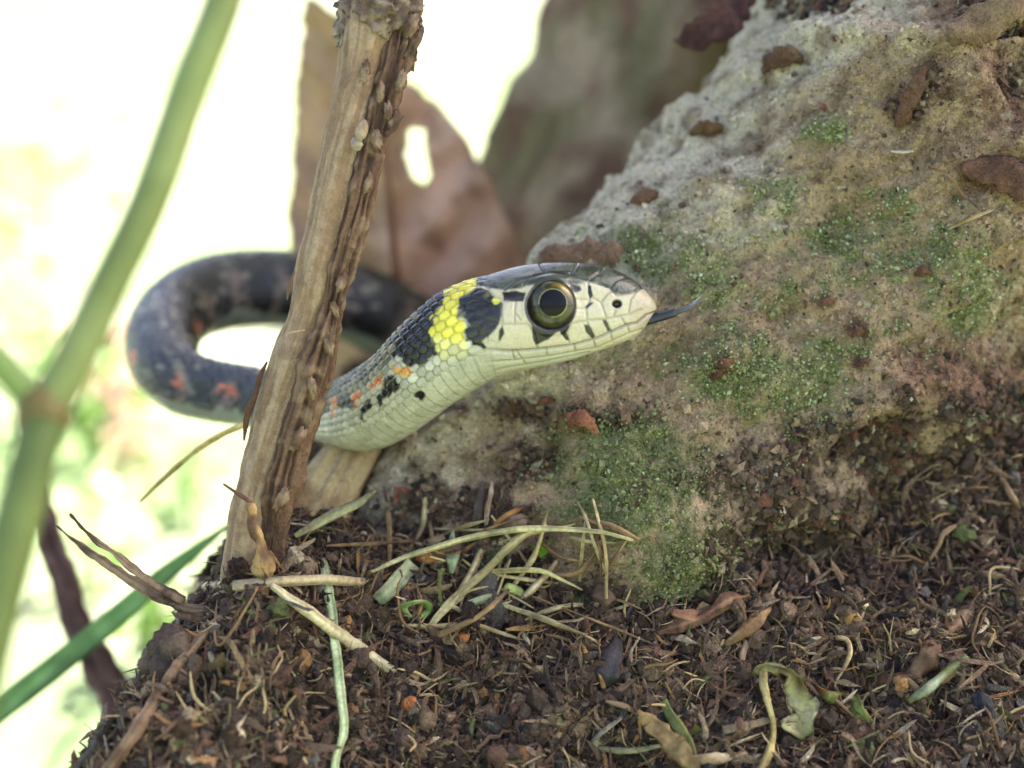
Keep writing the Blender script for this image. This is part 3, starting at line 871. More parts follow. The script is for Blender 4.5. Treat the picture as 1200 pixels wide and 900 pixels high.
# pale broken stub leaning at its foot
stub_base = on(350, 625)
stub = thing('wood_stub', 'pale tan torn wood stub wedged between the dead stem and the root', 'wood stub', stub_base)
a = np.array([(440, 500, 17.0, .20), (418, 525, 16.7, .26), (395, 560, 16.3, .30), (375, 595, 16.0, .32), (355, 630, 15.8, .34), (335, 670, 15.7, .3)])
S = spline(np.concatenate([PP(a[:, :3]), a[:, 3:]], 1), 90)
V, F, cp = sweep(S[:, :3], S[:, 3] * .7, S[:, 3], 48, up0=(0, -1, 0))
pa = np.tile(np.linspace(0, 2 * math.pi, 48, endpoint=False), 90); pa = np.concatenate([pa, [0, 0]])
V = V + unit(V - np.concatenate([np.repeat(S[:, :3], 48, 0), S[:1, :3], S[-1:, :3]]))* (fbm(np.stack([np.cos(pa) * 4, np.sin(pa) * 4, V[:, 2] * .8], -1), 3, 171) * .09)[:, None]
m = smooth(-.2, .4, fbm(V * 1.6, 3, 172))[:, None]
part('wood', V, [F, cp], M_WOOD, stub, stub_base, lin(196, 172, 130) * (1 - m) + lin(140, 112, 80) * m)

# ------------------------------------------------------------------ dry brown leaf with a hole
outl = [(362, -2), (353, 40), (346, 100), (342, 180), (338, 250), (337, 310), (345, 400), (365, 450), (420, 480), (500, 450), (560, 410), (600, 370), (614, 310), (604, 275), (590, 245), (575, 213), (560, 186), (543, 160), (525, 137), (508, 118), (490, 102), (474, 95), (455, 60), (430, 30), (405, 20), (388, 14), (372, 2)]
hole = [(478, 157), (482, 150), (488, 148), (494, 152), (498, 162), (502, 178), (507, 193), (508, 202), (505, 211), (497, 216), (489, 216), (482, 208), (477, 194), (476, 175)]
gx, gy = np.meshgrid(np.arange(328, 624, 2.0), np.arange(-10, 490, 2.0), indexing='ij')
nx_, ny_ = gx.shape
lx, ly = gx.ravel(), gy.ravel()
mid = 452 + (ly - 200) * .10
dep = 22.6 + ((lx - mid) / 100) ** 2 * .8 + .3 * fbm(np.stack([lx * .012, ly * .012, 0 * lx], -1), 2, 187) - .5 * smooth(480, 620, lx) + .25 * np.sin(ly / 60) + .0012 * (ly - 200) - .35 * np.exp(-((lx - mid) / 12) ** 2) + .12 * np.sin((ly + np.abs(lx - mid) * .9) / 13)
LV = PP(np.stack([lx, ly, dep], -1))
wob = fbm(np.stack([lx * .035, ly * .035, 0 * lx], -1), 3, 185) * 5
sd = np.minimum(-poly_sd(lx + wob, ly, outl), poly_sd(lx - wob, ly + wob * .6, hole))
F = grid_faces(nx_, ny_, False)
F = F[(sd[F] > -1).all(1)]
vein = np.exp(-((np.mod(ly + np.abs(lx - mid) * .9, 52) - 26) / 3.0) ** 2)
m = smooth(430, 500, lx + 20 * np.sin(ly / 40))[:, None]
c = lin(196, 166, 130) * (1 - m) + lin(214, 182, 160) * m
mm = smooth(.0, .5, fbm(np.stack([lx * .02, ly * .02, 0 * lx], -1), 3, 181))[:, None] * .6
c = c * (1 - mm) + lin(160, 122, 98) * mm
leaf_base = P(470, 420, 22.6)
leaf = thing('dry_leaf', 'large curled brown dead leaf with an oval hole, blurred behind the dead stem', 'leaf', leaf_base)
used = np.unique(F); remap = np.full(len(LV), -1); remap[used] = np.arange(len(used))
ob = part('blade', LV[used], remap[F], M_LEAF, leaf, leaf_base, c[used])
ob = bpy.data.objects[[o.name for o in leaf.children][0]] if leaf.children else None
for o in COL.objects:
    if o.parent == leaf:
        md = o.modifiers.new('thickness', 'SOLIDIFY'); md.thickness = .0004
bent_part('midrib', [(452 + (y - 200) * .10, y, 22.6 - .62 + .25 * math.sin(y / 60) + .0012 * (y - 200)) for y in range(70, 431, 30)], [.03, .06, .09], leaf, leaf_base, lin(150, 104, 74), M_LEAF)

# ------------------------------------------------------------------ green stem, near the lens
gs_base = P(-130, 1500, 9.4)
gs = thing('green_stem', 'thick green plant stem with a brownish joint, blurred close to the lens on the left', 'stem', gs_base)
def green(name, pts, parent, base, c0, c1, n=120, seg=40, seed=200, mat=M_GREEN):
    a = np.array(pts, float)
    S = spline(np.concatenate([PP(a[:, :3]), a[:, 3:]], 1), n)
    V, F, cp = sweep(S[:, :3], S[:, 3], n=seg)
    m = smooth(-.3, .4, fbm(V * .9, 3, seed))[:, None]
    part(name, V, [F, cp], mat, parent, base, c0 * (1 - m) + c1 * m)
green('stem', [(330, -230, 10.9, .125), (262, 0, 10.7, .130), (223, 100, 10.6, .134), (176, 233, 10.45, .134), (130, 330, 10.3, .132), (82, 430, 10.15, .140), (56, 476, 10.1, .155)], gs, gs_base, lin(146, 160, 100), lin(126, 140, 82))
green('stem', [(58, 474, 10.1, .155), (44, 520, 10.0, .150), (24, 600, 9.9, .158), (0, 690, 9.8, .160), (-22, 780, 9.7, .165), (-60, 950, 9.6, .17), (-130, 1500, 9.4, .18)], gs, gs_base, lin(112, 128, 72), lin(100, 116, 64), seed=203)
green('joint', [(62, 462, 10.1, .13), (54, 474, 10.08, .19), (50, 486, 10.08, .20), (44, 500, 10.05, .16), (41, 512, 10.0, .12)], gs, gs_base, lin(126, 112, 66), lin(112, 100, 60), 30, 40, 207)
green('side_shoot', [(-110, 300, 9.6, .08), (-40, 380, 9.85, .09), (-6, 418, 9.95, .10), (20, 448, 10.02, .105), (46, 474, 10.08, .11)], gs, gs_base, lin(138, 164, 94), lin(122, 148, 84), 60, 32, 209)
# long grass blade lower left
def blade(name, label, cat, pts, w, th, c0, c1, n=60, group=None, fold=.0, mat=M_STRAW, tw=None, seed=300, rag_=.3):
    S = spline(np.array(pts, float), n)
    ww = np.interp(np.linspace(0, 1, n), np.linspace(0, 1, len(w)), w)
    T, U, Sd = frames(S, -unit(S[n // 2]))
    if tw is not None:
        a = np.linspace(0, 1, n) * tw + (tw * -.5)
        U, Sd = U * np.cos(a)[:, None] + Sd * np.sin(a)[:, None], Sd * np.cos(a)[:, None] - U * np.sin(a)[:, None]
    # closed strip: five points across the front, five across the back
    q = np.array([-1, -.55, 0, .55, 1, .55, 0, -.55]); z = np.array([0, .5, .5, .5, 0, -.5, -.5, -.5])
    fl = fold * np.abs(q)
    V = S[:, None] + (ww[:, None] * q)[..., None] * Sd[:, None] + (th * z[None] + ww[:, None] * fl)[..., None] * U[:, None]
    V = V.reshape(-1, 3)
    wr_ = np.repeat(ww, 8)[:, None]
    V = V + np.stack([fbm(V * 2.6, 3, seed + 11 + k_) for k_ in range(3)], -1) * wr_ * rag_ + np.stack([fbm(V * 9, 2, seed + 31 + k_) for k_ in range(3)], -1) * wr_ * rag_ * .4
    arc = np.repeat(np.arange(n) * np.linalg.norm(np.diff(S, axis=0), axis=1).mean(), 8)
    stk = fbm(np.stack([np.tile(q, n) * 2.2, arc * .9, 0 * arc + seed], -1), 3, seed + 3)
    stk = np.concatenate([stk, [0, 0]])[:, None]
    j = np.arange(8)
    V = np.concatenate([V, S[:1], S[-1:]])
    cap = np.concatenate([np.stack([(j + 1) % 8, j, np.full(8, n * 8)], -1), np.stack([(n - 1) * 8 + j, (n - 1) * 8 + (j + 1) % 8, np.full(8, n * 8 + 1)], -1)])
    m = smooth(-.3, .4, fbm(V * np.array((2.5, 2.5, 2.5)), 3, seed))[:, None]
    st_ = np.concatenate([np.tile(np.array([0, 1, 0, 1, 0, 1, 0, 1]), n), [0, 0]])[:, None] * .25
    c = (c0 * (1 - m) + c1 * m) * (1 - st_ * .6) * (1 + np.clip(stk * .8, -.45, .35))
    return solo(name, V, [grid_faces(n, 8)[:, ::-1], cap[:, ::-1]], mat, label, cat, c, True, group)
blade('grass_blade', 'long bright green grass blade, blurred, crossing the lower left corner behind the forked twig', 'grass blade', PP(np.array([(-140, 940, 18.5), (-20, 846, 18.7), (60, 785, 18.8), (130, 728, 18.9), (190, 676, 19), (236, 640, 19.2), (275, 610, 19.6)])), [.13, .15, .16, .15, .12, .02], .02, lin(150, 196, 122), lin(132, 178, 104), fold=.3, mat=M_GREEN, rag_=0)
# blurred brown twig and dark stone behind, lower left
def twig(name, label, cat, pts, r, c0, c1, rough=.02, n=70, seg=16, group=None, mat=M_WOOD, seed=400, parts=None, flat=1.0):
    """pts are world points (cm)"""
    S = spline(np.array(pts, float), n)
    rr = np.interp(np.linspace(0, 1, n), np.linspace(0, 1, len(r)), r)
    V, F, cp = sweep(S, rr * flat, rr, seg, up0=-unit(S[n // 2]))
    D = unit(V - np.concatenate([np.repeat(S, seg, 0), S[:1], S[-1:]]))
    V = V + D * (fbm(V * 4, 3, seed) * rough)[:, None]
    m = smooth(-.3, .4, fbm(V * 3 + 9, 3, seed + 1))[:, None]
    pa = np.concatenate([np.tile(np.linspace(0, 2 * math.pi, seg, endpoint=False), n), [0, 0]])
    arc = np.concatenate([np.repeat(np.arange(n) * np.linalg.norm(np.diff(S, axis=0), axis=1).mean(), seg), [0, 0]])
    stk = fbm(np.stack([np.cos(pa) * 1.7, np.sin(pa) * 1.7, arc * .8], -1) + seed, 3, seed + 2)[:, None]
    V = V + D * (stk * rr.mean() * .22) 
    c = (c0 * (1 - m) + c1 * m) * (1 + np.clip(stk * .8, -.45, .35))
    if parts is not None:
        part(parts[0], V, [F, cp], mat, parts[1], parts[2], c); return None
    return solo(name, V, [F, cp], mat, label, cat, c, True, group)
twig('twig', 'crooked dark brown twig, blurred, behind the green stem at lower left', 'twig', PP(np.array([(30, 560, 20.5), (52, 620, 20.3), (75, 680, 20.1), (92, 735, 20), (118, 780, 19.9), (150, 850, 19.8), (200, 1000, 19.9), (260, 1330, 20.2)])), [.12, .18, .21, .22, .24, .26, .28, .3], lin(92, 66, 60), lin(120, 92, 84), .06, seg=24)
V, F = lump(on(214, 782, -.08), (.4, .34, .36), (0.2, 0, 1), .45, 411, 4, 1.3)
m = smooth(-.3, .3, fbm(V * 2.5, 3, 412))[:, None]
solo('soil_clod', V, F, M_SOIL, 'brown lump of earth at the left edge of the soil bank, blurred', 'clod', lin(74, 60, 50) * (1 - m) + lin(108, 88, 72) * m)
# ------------------------------------------------------------------ litter one can point at, laid on the soil
def surf(pts):
    """(px, py, lift cm) -> points standing off the surface"""
    return np.array([on(x, y, l) for x, y, l in pts])
STR0, STR1 = lin(206, 190, 142), lin(168, 152, 108)
GRN0, GRN1 = lin(178, 186, 140), lin(140, 150, 108)
BRN0, BRN1 = lin(120, 84, 58), lin(88, 62, 46)
ft_base = on(230, 708, .1)
ft = thing('forked_twig', 'dry forked grey brown twig pointing up left from the soil, two prongs', 'twig', ft_base)
for nm, pts, r in (('prong', [(64, 614, 15.6), (95, 640, 15.5), (125, 661, 15.35), (160, 684, 15.2), (190, 701, 15.1), (222, 713, 15.0), (252, 716, 14.95)], [.012, .03, .045, .055, .06, .06, .05]),
                   ('prong', [(82, 602, 15.2), (98, 621, 15.2), (116, 636, 15.18), (134, 648, 15.1), (152, 663, 15.08), (180, 684, 15.02), (215, 704, 15.0)], [.016, .02, .022, .028, .04, .05, .05])):
    twig('', None, None, PP(np.array(pts)), r, lin(150, 124, 98), lin(88, 66, 56), .025, parts=(nm, ft, ft_base), seed=500 + len(pts) + int(r[0] * 1000))
blade('straw', 'pale tan flat broken straw lying level, right end frayed, beside the forked twig', 'straw', surf([(200, 692, .1), (240, 690, .22), (290, 687, .25), (350, 682, .25), (395, 681, .22), (425, 685, .12)]), [.03, .075, .085, .09, .08, .075], .05, lin(228, 210, 172), lin(204, 178, 140), fold=-.35, seed=511, rag_=.18)
blade('straw', 'pale straw slanting down right from the level broken straw', 'straw', surf([(318, 686, .38), (360, 716, .4), (400, 745, .35), (438, 771, .2), (464, 789, .02)]), [.03, .06, .065, .07, .05], .045, lin(216, 202, 162), lin(172, 158, 122), fold=-.3, rag_=.25, seed=513)
blade('grass_blade', 'narrow pale green grass blade hanging straight down under the crossing straws', 'grass blade', surf([(378, 655, .05), (386, 700, .25), (392, 745, .22), (396, 790, .25), (402, 835, .25), (402, 860, .25), (394, 890, .25), (388, 930, .2)]), [.05, .055, .05, .05, .05, .045, .045, .04], .02, lin(198, 208, 160), lin(160, 178, 128), fold=.25, seed=515)
sp_base = on(300, 655, .1)
sp = thing('shoot', 'withered curled brown shoot with a thin tip standing at the foot of the dead stem', 'shoot', sp_base)
twig('', None, None, PP(np.array([(262, 567, 14.5), (278, 578, 14.45), (292, 588, 14.42), (297, 600, 14.4)])), [.012, .016, .022, .03], lin(110, 76, 60), lin(90, 62, 50), .006, parts=('tip', sp, sp_base), seed=517)
twig('', None, None, PP(np.array([(291, 592, 14.42), (295, 610, 14.4), (302, 632, 14.42), (308, 655, 14.5), (312, 672, 14.6)])), [.045, .075, .07, .09, .08], lin(176, 142, 96), lin(104, 78, 58), .06, parts=('sheath', sp, sp_base), seed=519)
twig('straw', 'thin blurred yellow straw sticking out left behind the dead stem', 'straw', PP(np.array([(164, 588, 16.6), (195, 558, 16.4), (230, 528, 16.2), (262, 508, 16), (286, 498, 15.8)])), [.015, .025, .03, .035, .03], lin(214, 190, 124), lin(190, 160, 100), .006, mat=M_STRAW)
blade('grass_blade', 'grey green flat stalk leaning across the gap beside the torn stub', 'grass blade', PP(np.array([(345, 628, 14.95), (370, 614, 15.1), (400, 599, 15.2), (425, 585, 15.3), (440, 575, 15.4)])), [.03, .05, .055, .05, .02], .02, lin(160, 156, 118), lin(130, 126, 92), seed=523)
twig('twig', 'blurred brown stick slanting down the left face of the soil bank', 'twig', surf([(262, 722, .2), (238, 745, .3), (210, 780, .3), (185, 815, .3), (150, 870, .2), (125, 905, .1)]), [.04, .06, .065, .07, .06, .05], lin(146, 120, 94), lin(104, 78, 60), .03, seed=525, seg=12)
twig('straw', 'long pale straw arching over the litter pile towards the mossy root', 'straw', surf([(432, 672, .08), (470, 655, .18), (515, 640, .3), (560, 628, .42), (610, 620, .5), (660, 620, .42), (705, 624, .3), (742, 633, .12)]), [.02, .026, .03, .034, .034, .03, .025, .015], lin(206, 196, 146), lin(170, 164, 120), .004, mat=M_STRAW, n=90, seg=8, seed=531)
twig('straw', 'bent pale straw running from the moss edge down left, thickest of the pile', 'straw', surf([(642, 618, .45), (618, 625, .45), (595, 643, .4), (570, 668, .35), (545, 690, .3), (522, 712, .2), (500, 738, .08)]), [.03, .04, .042, .04, .05, .045, .03], lin(214, 198, 148), lin(172, 156, 112), .008, mat=M_STRAW, n=80, seg=9, seed=533)
twig('straw', 'pale split straw lying beside the bent straw, shorter and frayed', 'straw', surf([(564, 645, .2), (552, 672, .22), (536, 700, .2), (512, 722, .15), (496, 742, .05)]), [.03, .045, .05, .035, .02], lin(208, 190, 146), lin(170, 148, 108), .012, mat=M_STRAW, seg=9, seed=535)
twig('straw', 'thin level straw with drooping right tip in the middle of the litter pile', 'straw', surf([(564, 671, .2), (600, 668, .28), (635, 669, .3), (660, 680, .25), (682, 691, .12)]), [.028, .03, .03, .022, .014], lin(200, 190, 132), lin(164, 152, 104), .004, mat=M_STRAW, seg=8, seed=537)
twig('straw', 'short stout cream straw stub below the thin level straw', 'straw', surf([(652, 658, .15), (640, 674, .2), (626, 688, .2), (613, 700, .1)]), [.025, .04, .045, .03], lin(206, 184, 150), lin(164, 136, 104), .012, mat=M_STRAW, seg=9, seed=539)
twig('straw', 'thin grey straw leaning upright against the moss, upper one', 'straw', surf([(676, 588, .1), (686, 606, .18), (694, 630, .25), (702, 652, .2), (708, 668, .1)]), [.012, .02, .02, .02, .012], lin(190, 176, 134), lin(150, 134, 100), .004, mat=M_STRAW, seg=7, seed=541)
twig('straw', 'fine brown straw leaning on the moss just right of the thin grey straw', 'straw', surf([(694, 612, .1), (700, 632, .2), (704, 655, .2), (704, 678, .1)]), [.01, .018, .018, .01], lin(150, 120, 88), lin(112, 86, 64), .004, mat=M_STRAW, seg=7, seed=543)
blade('leaf_fragment', 'upright grey green torn leaf scrap with a pointed tip beside the orange seed', 'leaf scrap', surf([(531, 622, .2), (530, 640, .2), (530, 655, .18), (529, 672, .12)]), [.01, .09, .08, .02], .015, lin(168, 180, 140), lin(130, 146, 108), seed=545)
blade('leaf_fragment', 'grey green cut leaf strip with a pale edge slanting down left of the orange seed', 'leaf scrap', surf([(484, 660, .25), (470, 676, .25), (455, 692, .22), (442, 704, .12)]), [.09, .10, .09, .07], .02, lin(186, 184, 140), lin(140, 150, 112), fold=.35, rag_=.2, seed=547)
V, F = lump(on(504, 651, .12), (.075, .075, .155), RIGHT + UP * .25, .14, 549, 4)
m = smooth(-.2, .4, fbm(V * 5, 2, 550))[:, None]
solo('seed', V, F, M_BITS, 'orange tan oval seed lying left in the litter pile', 'seed', lin(206, 146, 88) * (1 - m) + lin(160, 104, 62) * m)
V, F = lump(on(544, 746, .08), (.06, .06, .06), UP, .16, 551, 3)
solo('seed', V, F, M_BITS, 'small round orange brown seed below the litter pile', 'seed', lin(178, 112, 70))
V, F = lump(on(480, 826, .08), (.085, .08, .09), UP, .25, 553, 4)
solo('seed', V, F, M_BITS, 'round orange red berry husk low on the soil, right of the hanging grass blade', 'seed', lin(172, 104, 62))
V, F = lump(on(567, 686, .1), (.17, .08, .2), UP, .25, 555, 4)
solo('pebble', V, F, M_BITS, 'smooth grey pebble under the straw pile', 'pebble', lin(104, 96, 92))
V, F = lump(on(572, 716, .05), (.22, .06, .2), UP, .3, 557, 4, 1.5)
solo('pebble', V, F, M_BITS, 'flat dull grey stone flake just below the grey pebble', 'pebble', lin(96, 84, 78))
V, F = lump(on(584, 684, .1), (.065, .06, .065), UP, .12, 559, 3)
solo('pebble', V, F, M_BITS, 'small round olive pebble right of the grey pebble', 'pebble', lin(112, 100, 70))
V, F = lump(on(1147, 832, .08), (.2, .14, .14), RIGHT, .35, 561, 4, 1.2)
solo('pebble', V, F, M_BITS, 'blue black angular pebble near the lower right corner', 'pebble', lin(52, 52, 62))
V, F = lump(on(563, 884, .06), (.1, .08, .17), RIGHT + UP * .5, .3, 563, 4)
solo('pebble', V, F, M_BITS, 'slate blue stone chip at the bottom edge left of centre', 'pebble', lin(66, 66, 74))
blade('leaf_fragment', 'curled rim of a green cut stalk forming a small loop left of the pebbles', 'leaf scrap', surf([(478, 722, .05), (474, 712, .15), (484, 706, .2), (498, 707, .18), (502, 716, .1), (492, 722, .05), (478, 722, .04)]), [.04, .045, .045, .045, .045, .04], .02, lin(186, 200, 140), lin(120, 150, 80), seed=565, tw=1.2)
twig('stalk', 'short pale green cut stalk lying across the grey stones', 'stalk', surf([(549, 708, .2), (565, 703, .25), (582, 697, .2)]), [.035, .045, .035], lin(186, 196, 150), lin(140, 152, 110), .006, mat=M_STRAW, n=20, seg=9)
blade('leaf_fragment', 'folded yellow green leaf scrap at the end of the cut stalk', 'leaf scrap', surf([(586, 694, .1), (598, 690, .2), (610, 694, .15), (612, 704, .05)]), [.02, .06, .06, .02], .02, lin(190, 200, 130), lin(140, 152, 90), seed=567, tw=.8)
twig('root_fibre', 'orange brown curved root fibre at the top of the litter pile', 'root', surf([(580, 616, .15), (592, 606, .22), (605, 599, .2), (612, 596, .1)]), [.025, .03, .03, .012], lin(186, 136, 76), lin(150, 102, 56), .004, mat=M_STRAW, n=24, seg=8)
twig('splinter', 'upright dark grey splinter standing at the head of the litter pile', 'splinter', surf([(566, 565, .1), (562, 585, .16), (559, 603, .16), (556, 620, .05)]), [.03, .06, .06, .04], lin(110, 98, 94), lin(78, 66, 62), .015, seg=8, n=30)
twig('splinter', 'thin whitish splinter standing right of the dark grey splinter', 'splinter', surf([(577, 565, .1), (575, 580, .18), (571, 598, .16), (569, 618, .05)]), [.02, .03, .025, .015], lin(206, 182, 156), lin(140, 112, 92), .008, seg=7, n=30)
blade('bark_scrap', 'grey brown ragged bark scrap under the arching straw', 'bark scrap', surf([(582, 618, .12), (600, 612, .2), (615, 610, .2), (622, 612, .08)]), [.05, .09, .08, .03], .04, lin(140, 118, 100), lin(100, 80, 66), seed=571, rag_=.55)
blade('leaf_fragment', 'dark grey upright flat leaf piece right of centre in the soil', 'leaf scrap', surf([(723, 748, .2), (718, 768, .22), (712, 790, .2), (706, 806, .08)]), [.05, .12, .13, .06], .03, lin(62, 58, 62), lin(46, 42, 46), seed=573)
blade('leaf_fragment', 'brown flat leaf piece leaning just under the moss edge', 'leaf scrap', surf([(704, 684, .1), (704, 698, .2), (700, 714, .1)]), [.06, .13, .07], .02, lin(112, 88, 74), lin(84, 64, 54), seed=575)
twig('twig', 'forked reddish brown twig lying under the dark moss', 'twig', surf([(770, 741, .12), (795, 733, .18), (822, 722, .2), (850, 705, .2), (884, 696, .1)]), [.04, .07, .075, .07, .05], lin(134, 100, 78), lin(98, 70, 56), .04, seed=577)
twig('twig', 'short reddish twig stub beside the forked reddish twig', 'twig', surf([(788, 718, .12), (802, 722, .18), (822, 722, .15)]), [.04, .06, .05], lin(142, 104, 82), lin(108, 78, 64), .015, n=30)
blade('wood_chip', 'tan fibrous wood splinter slanting below the reddish twigs', 'wood chip', surf([(902, 714, .1), (885, 728, .18), (868, 742, .2), (850, 756, .1)]), [.03, .07, .08, .02], .05, lin(168, 134, 92), lin(124, 94, 64), seed=579, rag_=.55)
blade('wood_chip', 'pale pointed wood splinter hanging from the tan splinter', 'wood chip', surf([(874, 750, .15), (871, 768, .15), (868, 786, .08)]), [.04, .035, .01], .03, lin(200, 176, 146), lin(156, 128, 104), seed=581, rag_=.55)
blade('wood_chip', 'long rotten wood strip slanting up right in the right soil', 'wood chip', surf([(1052, 815, .1), (1070, 790, .22), (1095, 765, .25), (1120, 735, .22), (1146, 702, .1)]), [.05, .11, .13, .10, .05], .08, lin(144, 116, 88), lin(96, 72, 54), seed=583, rag_=.55, fold=-.25)
blade('grass_blade', 'short grey green grass blade with a reddish tip below the rotten wood strip', 'grass blade', surf([(1064, 822, .1), (1085, 808, .2), (1108, 790, .22), (1134, 770, .12)]), [.03, .055, .05, .045], .02, lin(150, 160, 128), lin(124, 124, 80), seed=585)
blade('curled_leaf', 'withered olive green leaf curled into an arch in the lower right soil', 'leaf', surf([(882, 792, .1), (892, 782, .4), (912, 778, .6), (930, 790, .6), (940, 806, .5), (946, 828, .4), (935, 850, .25), (915, 852, .1)]), [.02, .05, .09, .08, .13, .16, .14, .05], .015, lin(172, 166, 124), lin(112, 98, 62), seed=587, tw=-1.5, fold=.5, rag_=.7)
blade('stalk', 'thin yellowish stalk standing under the curled olive leaf', 'stalk', surf([(894, 784, .35), (896, 806, .3), (902, 830, .25), (906, 850, .2), (902, 880, .15), (890, 905, .1)]), [.045, .04, .03, .03, .04, .04], .03, lin(188, 172, 116), lin(144, 128, 82), seed=589)
blade('wood_chip', 'level grey brown wood strip left of the curled olive leaf', 'wood chip', surf([(848, 855, .1), (872, 850, .15), (898, 846, .15), (912, 845, .08)]), [.05, .05, .045, .03], .04, lin(150, 130, 106), lin(112, 92, 74), seed=591, rag_=.55)
blade('dry_leaf', 'brown and green pointed leaf scrap right of the curled olive leaf', 'leaf scrap', surf([(955, 806, .1), (972, 815, .2), (990, 822, .2), (1010, 834, .2), (1022, 846, .05)]), [.02, .06, .08, .08, .02], .02, lin(152, 112, 66), lin(116, 128, 70), seed=593, rag_=.55)
blade('leaf_fragment', 'green leaf tip poking out of the soil below the curved white root', 'leaf scrap', surf([(1001, 816, .2), (1008, 830, .25), (1018, 846, .1)]), [.05, .06, .01], .02, lin(122, 138, 76), lin(98, 112, 62), seed=595)
twig('root_fibre', 'curved whitish rootlet hooked over the right soil', 'root', surf([(980, 747, .15), (992, 750, .2), (996, 765, .22), (990, 780, .2), (980, 797, .1)]), [.03, .028, .026, .022, .014], lin(206, 182, 138), lin(170, 146, 106), .004, mat=M_STRAW, n=40, seg=8)
blade('withered_leaf', 'brown withered leaf blade slanting to the bottom edge right of centre', 'leaf', surf([(746, 834, .1), (765, 850, .2), (785, 872, .22), (806, 892, .2), (820, 910, .1)]), [.03, .10, .11, .10, .05], .03, lin(166, 140, 94), lin(116, 94, 62), seed=597, rag_=.55, fold=.2)
blade('grass_blade', 'dull green grass blade beside the brown withered leaf blade', 'grass blade', surf([(776, 822, .1), (788, 842, .2), (802, 864, .2), (814, 888, .1)]), [.05, .06, .06, .04], .02, lin(128, 134, 74), lin(100, 108, 60), seed=599)
twig('stalk', 'cream pithy stalk end lying level at the bottom edge', 'stalk', surf([(812, 893, .1), (830, 890, .15), (850, 887, .15), (876, 884, .1)]), [.07, .06, .05, .03], lin(200, 180, 146), lin(156, 134, 102), .02, n=40, seg=10, mat=M_STRAW)
twig('root_fibre', 'pale green root lying level at the bottom edge right of centre', 'root', surf([(700, 876, .1), (722, 880, .15), (748, 879, .15), (775, 874, .08)]), [.035, .035, .03, .02], lin(180, 176, 136), lin(140, 134, 100), .006, n=36, seg=8, mat=M_STRAW)
twig('straw', 'grey straw slanting up right near the bottom centre', 'straw', surf([(690, 872, .1), (706, 858, .18), (722, 846, .18), (734, 836, .08)]), [.02, .025, .022, .015], lin(150, 142, 132), lin(118, 110, 100), .006, n=30, seg=7, mat=M_STRAW)
twig('root_fibre', 'branched brown rootlet crossing the upper right soil', 'root', surf([(1082, 668, .1), (1100, 640, .18), (1106, 626, .18), (1128, 612, .1)]), [.012, .025, .03, .014], lin(170, 140, 108), lin(126, 98, 76), .008, n=36, seg=8)
twig('splinter', 'pale splinter standing in the dark hollow under the root at far right', 'splinter', surf([(1168, 552, .1), (1178, 568, .18), (1188, 586, .18), (1194, 596, .08)]), [.02, .035, .035, .02], lin(170, 142, 114), lin(130, 104, 82), .01, n=30, seg=8)
blade('wood_chip', 'pale short wood sliver level near the right edge', 'wood chip', surf([(1146, 672, .12), (1165, 674, .16), (1184, 678, .1)]), [.03, .04, .02], .03, lin(190, 164, 126), lin(150, 124, 94), seed=603)
V, F = lump(on(1070, 741, .1), (.035, .035, .085), RIGHT + UP * .2, .15, 605, 3)
solo('seed', V, F, M_BITS, 'tiny cream grain in the middle of the right soil', 'seed', lin(222, 204, 150))
V, F = lump(on(912, 706, .1), (.05, .05, .085), RIGHT + UP, .15, 607, 3)
solo('seed', V, F, M_BITS, 'reddish brown oval seed above the right soil', 'seed', lin(140, 92, 76))
for i, (x, y, a) in enumerate([(632, 640, .5), (638, 648, -.3), (628, 652, .1), (643, 643, 1.0)]):
    pass
sp_b = on(634, 655, .05)
spr = thing('seedling', 'tiny bright green moss sprig in the litter pile', 'moss sprig', sp_b)
for i in range(11):
    a = i * 2.4
    p0 = on(634, 654, .08); p1 = p0 + (RIGHT * math.cos(a) * .12 + UP * (.1 + .1 * (i % 3) / 2) - FWD * abs(math.sin(a)) * .1)
    S = spline(np.array([p0, (p0 + p1) / 2 + UP * .02, p1]), 8)
    V, F, cp = sweep(S, np.array([.006, .012, .016, .018, .018, .014, .01, .004]) * .4, np.array([.006, .012, .018, .024, .022, .018, .01, .004]), 6)
    part('leaf', V, [F, cp], M_MOSS, spr, sp_b, lin(120, 165, 50))

g_ = np.random.default_rng(5)
for i in range(34):
    x, y = g_.uniform(440, 735), g_.uniform(610, 745)
    a, L = g_.normal(.5, .7), g_.uniform(18, 62)
    dx, dy = math.cos(a) * L, -math.sin(a) * L
    b = g_.normal() * 6
    pal = [(lin(198, 178, 132), lin(160, 138, 98)), (lin(150, 122, 88), lin(110, 84, 62)), (lin(184, 170, 130), lin(140, 124, 92))][i % 3]
    l0 = g_.uniform(.05, .2)
    r0 = g_.uniform(.012, .034)
    twig('straw', 'fine loose straw stem tangled in the litter pile at the foot of the root', 'straw', surf([(x - dx, y - dy, l0), (x - dy * .1 + b * .3, y + b, l0 + .08), (x + dx, y + dy, l0)]), [r0 * .7, r0, r0, r0 * .5], *pal, r0 * .3, n=26, seg=7, mat=M_STRAW, seed=700 + i, group='fine straws of the litter pile')

